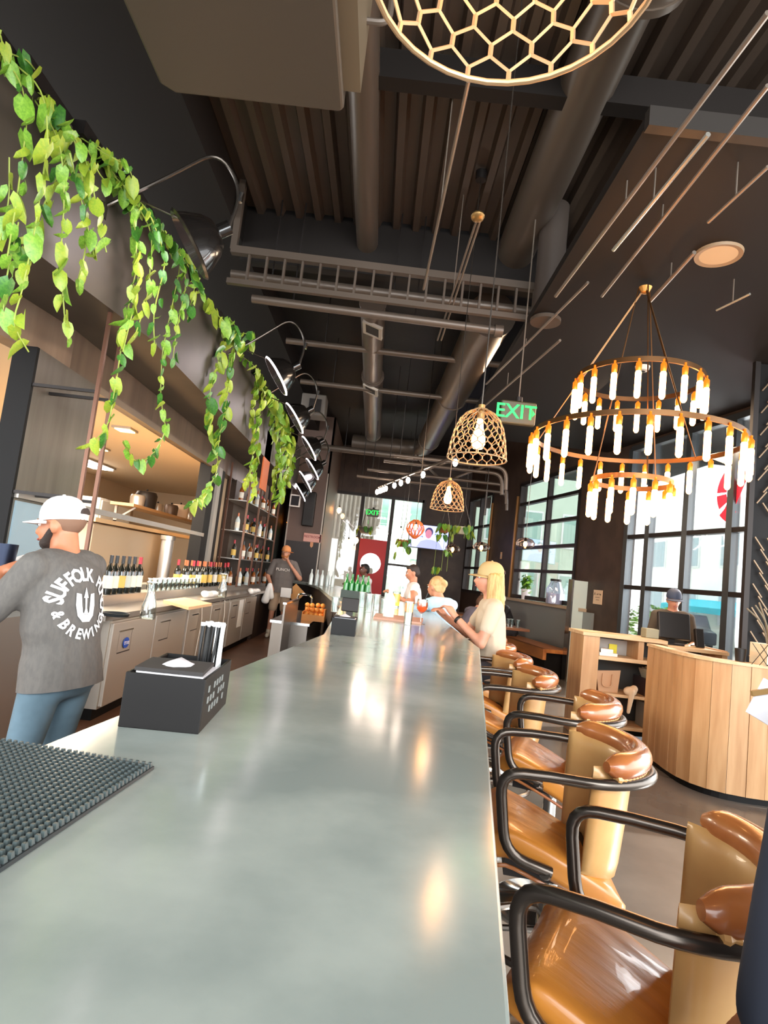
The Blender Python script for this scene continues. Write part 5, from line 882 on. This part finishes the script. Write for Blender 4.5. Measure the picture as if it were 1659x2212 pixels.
    if hair:
        mh, style = hair; h = MB()
        h.ell(hp(0, -.026, .036), (.083*S, .094*S, .093*S), Rh, 18)
        if style != 'buzz': h.ell(hp(0, -.055, -.01), (.078*S, .07*S, .08*S), Rh, 16)
        if style == 'short': h.ell(hp(0, .03, .085), (.06*S, .055*S, .032*S), Rh)
        if style == 'bun': h.ell(hp(0.02, -.10, .03), (.05*S, .05*S, .05*S), Rh); h.ell(hp(-.02, -.12, .05), (.03*S, .03*S, .035*S), Rh); [h.cap(hp(s*.07, 0, .03), hp(s*.06, -.06, -.05), .02*S, .015*S) for s in (-1, 1)]
        if style == 'long':
            for i in range(11):
                a = R(-115+23*i); x, y = .078*math.sin(a), -.03-.062*math.cos(a); h.cap(hp(x, y, .02), hp(x*1.25, y*1.05-.01, -.16), .03*S, .034*S); h.cap(hp(x*1.25, y*1.05-.01, -.16), hp(x*1.15, y*1.1-.03, -.40-.03*(i % 3)), .034*S, .014*S)
        if style == 'buzz': pass
        fuse(h, 'hair', mh, t, .009, 2)
    if beard: fuse(MB().ell(hp(0, .048, -.085), (.052*S, .05*S, .04*S), Rh).cap(hp(-.066, .01, -.03), hp(-.045, .05, -.085), .016*S, .022*S).cap(hp(.066, .01, -.03), hp(.045, .05, -.085), .016*S, .022*S), 'beard', beard, t, .008, 2)
    if cap:
        k = MB(); rows = []
        for i in range(8):
            u = i/7*PI/2; row = []
            for j in range(25): a = 2*PI*j/24; row.append(hp(.089*math.cos(u)**.75*math.cos(a), -.012+.108*math.cos(u)**.75*math.sin(a), .035+.105*math.sin(u)))
            rows.append(row)
        lo = [hp(.086*math.cos(2*PI*j/24), -.012+.105*math.sin(2*PI*j/24), .02) for j in range(25)]
        k.grid([lo]+rows); co = k.build('cap', cap, t, ang=80); MB().ell(hp(0, -.012, .141), (.009*S, .009*S, .006*S), Rh, 8).build('cap_button', cap, co)
        rows = []; ba = R(brim or 0)
        for i in range(7):
            u = i/6; row = []
            for j in range(11):
                a = PI*(.12+.76*j/10); rr = .098+.082*u*math.sin(PI*j/10)**.5; q = V((.92*rr*math.cos(a), rr*math.sin(a)-.012, .03-.012*u-.018*math.cos(a)**2)); row.append(hp(*(Matrix.Rotation(ba, 3, 'Z') @ q)))
            rows.append(row)
        br = MB().grid(rows).build('brim', cap, co, ang=80); md = br.modifiers.new('thick', 'SOLIDIFY'); md.thickness = .004
        MB().prism([(.036*math.cos(PI*i/10), .03*math.sin(PI*i/10)) for i in range(11)], -.108, -.1215, lambda x, y, z: hp(x, z, .048+y)).build('strap_opening', M('cap_gap', '3a2e2a', .8), co)
    if shirt:
        s_ = MB(); torso(s_, .016); s_.cap(J['hip']-up*.03*S, J['hip']+up*.05*S, (.122*F_+.016)*S, (.118*F_+.016)*S, sx, 1.36)
        for s in 'RL': s_.cap(SH[s], SH[s].lerp(J['el'+s], sleeve), .068*S*F_**.5, .06*S*F_**.5); s_.cap(SH[s].lerp(shc, .4), SH[s], .07*S, .07*S)
        s_.cap(J['hip']-up*.13*S, J['hip'], (.128*F_+.016)*S, (.12*F_+.016)*S, sx, 1.36); so_ = fuse(s_, 'shirt', shirt, t, .012*S, 4); t['_s'] = so_.name
        bm = bmesh.new(); bm.from_mesh(so_.data); bmesh.ops.bisect_plane(bm, geom=bm.verts[:]+bm.edges[:]+bm.faces[:], plane_co=J['hip']-up*P_.get('hem', .07)*S, plane_no=up, clear_inner=True); bm.to_mesh(so_.data); bm.free(); so_.data.update()
    if legs and lower:
        l = MB(); l.cap(J['hip']-X0*.05*S, J['hip']+X0*.05*S, .125*S*F_, .125*S*F_)
        for s in 'RL':
            e = J['kn'+s]
            if shorts: l.cap(HP[s], HP[s].lerp(e, .85), .098*S, .088*S)
            else: l.cap(HP[s], e, .097*S, .068*S); l.cap(e, e.lerp(J['an'+s], .93), .068*S, .052*S)
        fuse(l, 'shorts' if shorts else 'trousers', legs, t, .013*S, 3)
    if shoes and lower:
        for s in 'RL':
            a = J['an'+s]; fuse(MB().cap(a-V((0, .03, .045))*S, a+V((0, .15, -.05))*S, .046*S, .04*S).cap(a-V((0, .01, .04))*S, a+V((0, 0, .03))*S, .045*S, .046*S), 'shoe', shoes, t, .01*S, 2)
    return t, hp, J
m_tee = M('charcoal_tee', '625d58', .85, var=(40, '5a5652', .4, .6), bump=(6, .9), stretch=(1.6, 1.6, .7)); m_jean = M('faded_jeans', '4d626d', .8, var=(7, '5c7380', .35, .65), bump=(6, .2))
# --- bartender: print on the back is laid onto the shirt afterwards
bt_h = PY(105, 1515, 2.62); S_ = .93; bl = V((bt_h.x-.015, 2.66, 0)); rzb = R(76); LB = lambda p: tuple((Matrix.Rotation(-rzb, 3, 'Z') @ (p-bl))/S_)
bt, hpb, Jb = person('bearded bartender in a white cap and charcoal T-shirt with a round back print', bl, rzb, S_, 'tan', dict(hip=(.02, -.02, .92), chest=(0, .02, 1.26), neck=(0, .05, 1.46), head=(0, .10, 1.585), yaw=14, pitch=-8, sh=.18, shz=1.39, elR=(.27, .22, 1.16), elL=LB(PY(-42, 1345, 2.47)), wrR=(.0, .40, 1.24), wrL=LB(PY(2, 1234, 2.66)), hdR=(-.6, .75, .2), hdL=LB(bl+V((.62, .3, .32))), fat=1.13),
    m_tee, m_jean, (M('dark_stubble_hair', '7d5c48', .8), 'buzz'), M('white_cap', 'f0e6e2', .7, bump=(30, .05)), M('black_shoe', '181616', .5), sleeve=.8, voxel=.0095, beard=M('dark_beard', '2a1d16', .85, bump=(80, .4)))
bpy.context.view_layer.update(); sh = bpy.data.objects[bt['_s']]; bv = BVHTree.FromObject(sh, bpy.context.evaluated_depsgraph_get())
def onback(poly_v, faces, name, m, c, s):
    out = []
    for v in poly_v:
        q = bv.ray_cast(V((c[0]+v[0]*s, -1.0, c[1]+v[1]*s)), V((0, 1, 0)))[0]; out.append((q if q else V((c[0]+v[0]*s, -.1, c[1]+v[1]*s)))+V((0, -.0045, 0)))
    MB().add(out, faces).build(name, m, sh, smooth=False)
def sub(vs, fs, n=1):
    bm = bmesh.new(); bvs = [bm.verts.new((v[0], v[1], 0)) for v in vs]
    for f in fs: 
        try: bm.faces.new([bvs[i] for i in f])
        except ValueError: pass
    bmesh.ops.triangulate(bm, faces=bm.faces); bmesh.ops.subdivide_edges(bm, edges=bm.edges, cuts=n, use_grid_fill=True); bm.verts.index_update()
    r_ = [(v.co.x, v.co.y) for v in bm.verts], [tuple(v.index for v in f.verts) for f in bm.faces]; bm.free(); return r_
m_prt = M('white_print', 'e9e6e4', .7); bc_ = (-.012, 1.145); lv, lf = [], []
def arctext(txt, a_mid, step, r_, flip, size=.066):
    n = len(txt)
    for i, chh in enumerate(txt):
        if chh == ' ': continue
        a = R(a_mid+(step*(i-(n-1)/2))*(1 if flip else -1)); vs, fs = text_mesh(chh, size, bold=.035); rot = a-PI/2 if not flip else a+PI/2
        k = len(lv)
        for v in vs: x, y = v.x*.95, v.y*1.15; lv.append((r_*math.cos(a)+x*math.cos(rot)-y*math.sin(rot), r_*math.sin(a)+x*math.sin(rot)+y*math.cos(rot)))
        lf.extend([tuple(j+k for j in f) for f in fs])
arctext('SUFFOLK PUNCH', 79, 15.6, .126, False); arctext('BREWING', 274, 18, .124, True, .052); arctext('&', 199, 0, .124, True, .045)
a_, f_ = sub(lv, lf, 1); onback(a_, f_, 'back_print_letters', m_prt, bc_, 1.0)
U = [(-.048, .05), (-.026, .046), (-.022, .0), (-.018, -.03), (0, -.045), (.018, -.03), (.022, .0), (.026, .046), (.048, .05), (.05, .0), (.042, -.045), (.02, -.07), (-.02, -.07), (-.042, -.045), (-.05, .0)]
arrow = [(-.004, -.05), (-.006, .03), (-.014, .03), (0, .075), (.014, .03), (.006, .03), (.004, -.05)]; dart = [(-.016, -.045), (0, .0), (.016, -.045), (0, -.03)]
for nm, po in (('horseshoe_mark', U), ('arrow_mark', arrow), ('dart_mark', dart)): a_, f_ = sub(po, [tuple(range(len(po)))], 2); onback(a_, f_, nm, m_prt, bc_, 1.0)
t = thing('shaker_tin', 'dark shaker tin held in the bartender\'s raised hands', 'shaker', PY(5, 1206, 2.62)); p = bt.matrix_world if False else None
hw = (Matrix.Rotation(rzb, 3, 'Z') @ (Jb['wrL']+V((.06, .05, .03))))+bl; t.location = hw-V((0, 0, .08)); MB().lathe([(.035, 0), (.045, .17), (.042, .17), (.033, .01)], n=20, caps=False).build('tin_body', M('dark_tin', '2a3040', .3, .8), t); MB().lathe([(0, .004), (.034, .004)], n=20, caps=False).build('tin_base', M('dark_tin', '2a3040', .3, .8), t)
sm('bar_cloth', 'white cloth draped by the bartender\'s raised hand', 'cloth', MB().ell((0, 0, 0), (.06, .05, .03)).ell((.05, .0, .015), (.05, .04, .03)).cap((.08, 0, .0), (.12, .0, -.06), .03, .012), M('towel_white', 'f4f1ec', .8), hw+V((.05, .1, .02)))
# --- man standing behind the far bar
m_tan = M('tan_shorts', 'b59a80', .8)
mp = V((-1.78, 11.6, .006)); pm, hpm, Jm = person('man in a grey T-shirt and tan shorts standing behind the bar, hand at his mouth', mp, R(183), .985, 'fair', dict(elR=(.29, .04, 1.15), wrR=(.17, .2, .97), elL=(-.34, .14, 1.16), wrL=(-.10, .19, 1.44), hdL=(.5, .2, .8), hdR=(-.3, .3, -.9), anR=(.14, .05, .09), anL=(-.12, -.02, .09), knR=(.12, .05, .5), fat=1.2, yaw=-8),
    M('grey_tee', '6d6560', .85, bump=(6, .2)), m_tan, (M('ginger_hair', '9a5a30', .8), 'buzz'), M('orange_cap', 'd08850', .7), M('cream_shoe', 'd8c8b0', .6), shorts=True, beard=M('ginger_beard', 'a86a3a', .85), brim=60)
lettering('shirt_print', 'PUNCH', .075, M('print_cream', 'd8cfc4', .7), pm, (0, .178, 1.28), (-1, 0, 0), (0, 0, 1))
t = thing('hand_towel', 'white towel held hanging at the hip of the man behind the bar', 'towel', mp+V((-.18, -.27, .98))); fuse(MB().cap((0, 0, 0), (-.05, -.02, -.30), .035, .06, V((1, 0, 0)), 1.3).cap((.02, 0, -.02), (.06, -.02, -.22), .03, .05), 'cloth', M('towel_white', 'f4f1ec', .8), t, .012, 2)
t = thing('napkin_apron', 'white folded cloth tucked at the front of the tan shorts', 'cloth', mp+V((.12, -.17, .86))); MB().box((0, 0, 0), (.2, .03, .18), rot=Matrix.Rotation(R(6), 3, 'X')).build('cloth', M('towel_white', 'f4f1ec', .8), t, bevel=.008)
t = thing('orange_folder', 'orange card sticking out beside the man behind the bar', 'card', mp+V((.28, .02, .86))); MB().box((0, 0, 0), (.26, .02, .26), rot=Matrix.Rotation(R(40), 3, 'Y')).build('card', M('orange_card', 'd99a55', .6), t, smooth=False)
# --- guests
SEAT = lambda **k: dict(dict(hip=(0, -.02, .80), chest=(0, .02, 1.12), neck=(0, .05, 1.34), head=(0, .08, 1.49), shz=1.27, knR=(.12, .42, .78), knL=(-.12, .42, .78), anR=(.12, .40, .36), anL=(-.12, .40, .36), elR=(.25, .12, 1.03), elL=(-.25, .12, 1.03), wrR=(.14, .36, 1.14), wrL=(-.14, .36, 1.14)), **k)
m_cream = M('cream_tee', 'bfad95', .85, bump=(6, .15)); m_blond = M('blonde_hair', 'a07c44', .6, var=(12, 'c4a468', .35, .65), bump=(30, .3), stretch=(6, 6, .6))
pb, hpB, JB = person('blonde woman in a khaki cap and cream T-shirt sitting at the bar', V((.93, 4.75, 0)), R(88), .985, 'fair', SEAT(neck=(0, .02, 1.35), head=(0, .05, 1.50), elL=(-.22, .10, 1.00), wrL=(-.10, .30, 1.18), elR=(.24, .16, 1.04), wrR=(.08, .36, 1.16), hdL=(.4, .6, .7), hdR=(-.4, .7, .6), yaw=0, sh=.165, fat=.95), m_cream, M('dark_trousers', '2e2e34', .8), (m_blond, 'long'), M('khaki_cap', 'b09868', .75), M('black_shoe', '181616', .5), sleeve=.55, voxel=.012)
b = MB(); c_ = Matrix.Rotation(R(88), 3, 'Z') @ (JB['wrL'].lerp(JB['elL'], .12))+V((.93, 4.75, 0)); ax_ = (Matrix.Rotation(R(88), 3, 'Z') @ (JB['wrL']-JB['elL'])).normalized(); b.lathe([(.031, -.012), (.034, -.008), (.034, .008), (.031, .012)], c_, 16, ax_, caps=False); sm('wristwatch', 'dark band on the wrist of the blonde woman', 'watch', b, m_blackmetal)
m_blue = M('pale_blue_shirt', 'a9c9de', .8, bump=(6, .15))
person('woman with a blonde bun and pale blue shirt leaning on the bar, seen from behind', V((.86, 6.66, 0)), R(38), .97, 'fair', SEAT(hip=(0, -.05, .78), chest=(0, .12, 1.06), neck=(0, .22, 1.25), head=(0, .30, 1.385), pitch=-8, yaw=12, shz=1.19, elR=(.24, .38, 1.05), elL=(-.28, .36, 1.08), wrR=(.10, .60, 1.12), wrL=(-.16, .50, 1.24)), m_blue, M('dark_trousers', '2e2e34', .8), (M('pale_blonde', 'b2935f', .6, var=(14, 'cdb280', .4, .6), bump=(40, .3)), 'bun'), None, M('black_shoe', '181616', .5), sleeve=.9)
m_wt = M('white_tee', 'ece6e8', .85)
person('dark-haired man in a white T-shirt looking down at the far bar', V((.62, 9.35, .0)), R(95), 1.0, 'fair', SEAT(pitch=-14, yaw=5), m_wt, M('dark_trousers', '2e2e34', .8), (M('dark_hair', '2b201b', .6), 'short'), None, M('black_shoe', '181616', .5), sleeve=.6)
person('dark-haired person in white sitting at the bend of the far bar before the red door', V((-.20, 12.3, .0)), R(120), .98, 'brown', SEAT(), m_wt, M('dark_trousers', '2e2e34', .8), (M('black_hair', '17120f', .6), 'short'), None, None, sleeve=.6)
person('man in a grey-violet shirt bent over a table beyond the bar stools', V((1.52, 9.9, 0)), R(-60), 1.0, 'fair', dict(SEAT(hip=(0, -.1, .55), chest=(0, .1, .84), neck=(0, .22, 1.02), head=(0, .32, 1.13), pitch=-25, shz=.97, knR=(.12, .34, .5), knL=(-.12, .34, .5), anR=(.12, .32, .09), anL=(-.12, .32, .09), elR=(.25, .36, .78), elL=(-.25, .36, .78), wrR=(.1, .56, .84), wrL=(-.1, .56, .84))), M('grey_violet_shirt', '6f6a78', .85), M('dark_trousers', '2e2e34', .8), (M('brown_hair', '5a3c2a', .6), 'short'), None, None)
person('grey-haired man in a black shirt leaning on the middle dining table', V((2.78, 12.35, 0)), R(100), 1.0, 'fair', SEAT(hip=(0, -.05, .56), chest=(0, .08, .86), neck=(0, .18, 1.06), head=(0, .25, 1.19), pitch=-15, shz=1.0, knR=(.12, .36, .5), knL=(-.12, .36, .5), anR=(.12, .34, .09), anL=(-.12, .34, .09), elR=(.28, .3, .8), elL=(-.28, .3, .8), wrR=(.1, .42, .92), wrL=(-.1, .42, .92)), M('black_shirt', '1e1c1d', .8), M('dark_trousers', '2e2e34', .8), (M('grey_hair', 'b8aca4', .6), 'short'), None, None)
hs = PY(1455, 1340, 6.95); person('host in a dark cap and olive shirt standing behind the host station', V((hs.x, 6.98, 0)), R(160), .92, 'fair', dict(elR=(.25, .08, 1.12), elL=(-.25, .08, 1.12), wrR=(.16, .3, 1.1), wrL=(-.16, .3, 1.1), pitch=-12, yaw=5), M('olive_shirt', '4d4438', .85), M('dark_trousers', '2e2e34', .8), (M('brown_hair', '5a3c2a', .6), 'short'), M('navy_cap', '3a4458', .7), M('black_shoe', '181616', .5), sleeve=.95)
# --- the guest cut off by the right edge
m_navy = M('navy_shirt', '141927', .85, bump=(8, .15)); gl = V((.745, .74, 0)); LG = lambda p: tuple((V(p)-gl)/.9)
person('guest in a navy shirt cut off by the right edge, forearm bare', gl, 0, .9, 'tan', dict(elL=LG((.555, .79, .93)), wrL=LG(PY(1560, 2290, .90)), hdL=(-.3, .8, -.4), elR=(.30, .05, 1.14), wrR=(.3, .25, 1.0)), m_navy, M('dark_trousers', '2e2e34', .8), (M('brown_hair', '5a3c2a', .6), 'short'), None, M('black_shoe', '181616', .5), sleeve=.97)
p = PY(1645, 1530, .95); t = thing('paper_menu', 'white paper menu with a tan edge poking in at the right edge', 'menu', p); MB().box((.03, 0, 0), (.09, .004, .06), rot=Matrix.Rotation(R(25), 3, 'Y')).build('sheet', m_nap, t, smooth=False); MB().box((.03, -.003, .034), (.1, .006, .008), rot=Matrix.Rotation(R(-15), 3, 'Y')).build('tan_edge', M('tan_edge', '8a6a3a', .5), t, smooth=False)
for o in C.objects:
    if '_s' in o: del o['_s']
# ================================================================ STREET OUTSIDE
def house(label, x0, x1, y0, y1, h, m, axis='x', rows=2, n=4, glassm=None):
    t = thing('building', label, 'building', (x0, y0, -.12)); MB().bb((0, 0, 0), (x1-x0, y1-y0, h)).build('wall', m, t, smooth=False); gm = glassm or M('far_window', '7f9aa0', .1, spec=.8)
    for r_ in range(rows):
        for i in range(n):
            z = .9+r_*2.6
            if axis == 'x': L = (y1-y0)/n; f = MB().bb((-.05, L*(i+.25), z), (.02, L*(i+.75), z+1.5)); p_ = MB().bb((-.06, L*(i+.29), z+.08), (-.05, L*(i+.71), z+1.42))
            else: L = (x1-x0)/n; f = MB().bb((L*(i+.25), -.05, z), (L*(i+.75), .02, z+1.5)); p_ = MB().bb((L*(i+.29), -.06, z+.08), (L*(i+.71), -.05, z+1.42))
            w_ = f.build('window', M('far_frame', 'd8dcda', .5), t, smooth=False); p_.build('pane', gm, w_, smooth=False)
    return t
house('white building across the street with a teal awning', 15, 20, 14, 34, 6.5, m_wh, 'x', 2, 6); t = thing('awning', 'bright teal awning on the white building across the street', 'awning', (14.98, 21.0, 1.9)); MB().prism([(0, 0), (-1.3, -.35), (-1.3, -.6), (0, -.3)], 0, 8, lambda x, y, z: V((x, z, y))).build('canvas', M('teal_canvas', '22b4c8', .6), t, smooth=False)
for y in (.2, 7.8): MB().bar((0, y, -.6), (-1.2, y, -.4), .04, .04).build('strut', m_iron, t, smooth=False)
house('green-glass building behind the back windows', -1.0, 9, 26, 32, 7.5, M('pale_green_render', 'b8ccb8', .6), 'y', 2, 6, M('green_glass', '7fa898', .1, spec=.8))
t = thing('ribbed_shed', 'white ribbed metal building outside the back windows', 'building', (-6, 20.5, -.12)); MB().bb((0, 0, 0), (5.9, 4, 6)).build('wall', M('cream_metal', 'a09a8c', .6), t, smooth=False)
rb = MB().bb((-.03, -.05, 2.6), (.03, 0, 5.9)).mesh('rib', MATS['cream_metal'], False)
for i in range(36): inst('rib', rb, t, (.5+.15*i, 0, 0))
MB().bb((4.05, -.04, .12), (4.55, 0, 2.55)).build('door', M('bright_door', 'ffffff', .4), t, smooth=False); MB().bb((3.2, -.03, .12), (3.95, 0, 2.55)).build('side_window', M('green_grey_glass', '8aa08c', .15), t, smooth=False)
def car(label, loc, rz, m):
    t = thing('car', label, 'car', loc, rz); prof = [(-2.1, .3), (-2.1, .75), (-1.5, .85), (-1.0, 1.35), (.6, 1.4), (1.2, .95), (2.0, .8), (2.1, .35)]; MB().prism(prof, -.85, .85, lambda x, y, z: V((x, z, y))).build('car_body', m, t, bevel=.06); MB().prism([(-1.35, .88), (-.95, 1.27), (.55, 1.31), (1.05, .95)], -.86, .86, lambda x, y, z: V((x, z, y))).build('side_glass', M('car_glass', '2a3438', .1), t, smooth=False)
    for x in (-1.3, 1.3):
        for y in (-.78, .78): w_ = MB().cyl((x, y-.1, .32), (x, y+.1, .32), .32, n=20).build('wheel', m_rub, t); MB().cyl((x, y-.11, .32), (x, y+.11, .32), .17, n=14).build('hub', m_chr, w_)
car('dark car parked outside the storefront doors', (12.2, 24.5, -.12), R(80), M('car_dark', '3a4048', .2, .5)); car('white car parked farther along the street', (12.0, 17.0, -.12), R(80), M('car_white', 'e8e8e6', .2))
def shrub(label, loc, s, n, m):
    t = thing('shrub', label, 'shrub', loc); MB().cyl((0, 0, 0), (0, 0, .5*s), .04*s, .03*s, n=8).build('trunk', M('bark', '5c4a38', .8), t); b = MB()
    for i in range(n):
        a, u, r_ = rnd.uniform(0, 2*PI), rnd.uniform(-.9, 1), s*.5*rnd.uniform(.6, 1)**.5; c = V((r_*math.cos(a)*math.sqrt(1-u*u*.9), r_*math.sin(a)*math.sqrt(1-u*u*.9), .75*s+r_*u)); d = V((rnd.uniform(-1, 1), rnd.uniform(-1, 1), rnd.uniform(-1, 1))).normalized(); s1, s2 = frame_of(d); k = .03*s; b.add([c-s1*k, c+s2*k*.5, c+s1*k, c-s2*k*.5], [(0, 1, 2, 3)])
    tag(b.build('foliage', m, t, smooth=False), kind='stuff'); return t
m_fol = M('street_foliage', '6cae3c', .5, var=(3, '8cc84e', .4, .6)); p = PRW(1385, 1330)
shrub('bright green potted shrub just outside the left side of the storefront', (p.x+.95, p.y+1.5, -.12), 1.25, 1800, m_fol); shrub('leafy shrub in the planter outside the right storefront door', (6.0, 8.9, -.12), .8, 1200, m_fol); shrub('second leafy shrub outside the right storefront door', (6.6, 9.9, -.12), .8, 1200, m_fol)
t = thing('street_planter', 'low pale planter box outside the storefront', 'planter', (6.3, 9.4, -.12)); MB().box((0, 0, .2), (.8, 2.4, .4)).build('box', m_wh, t, bevel=.02, smooth=False); MB().box((0, 0, .41), (.7, 2.3, .03)).build('soil', M('soil', '4a3a2c', .9), t, smooth=False)
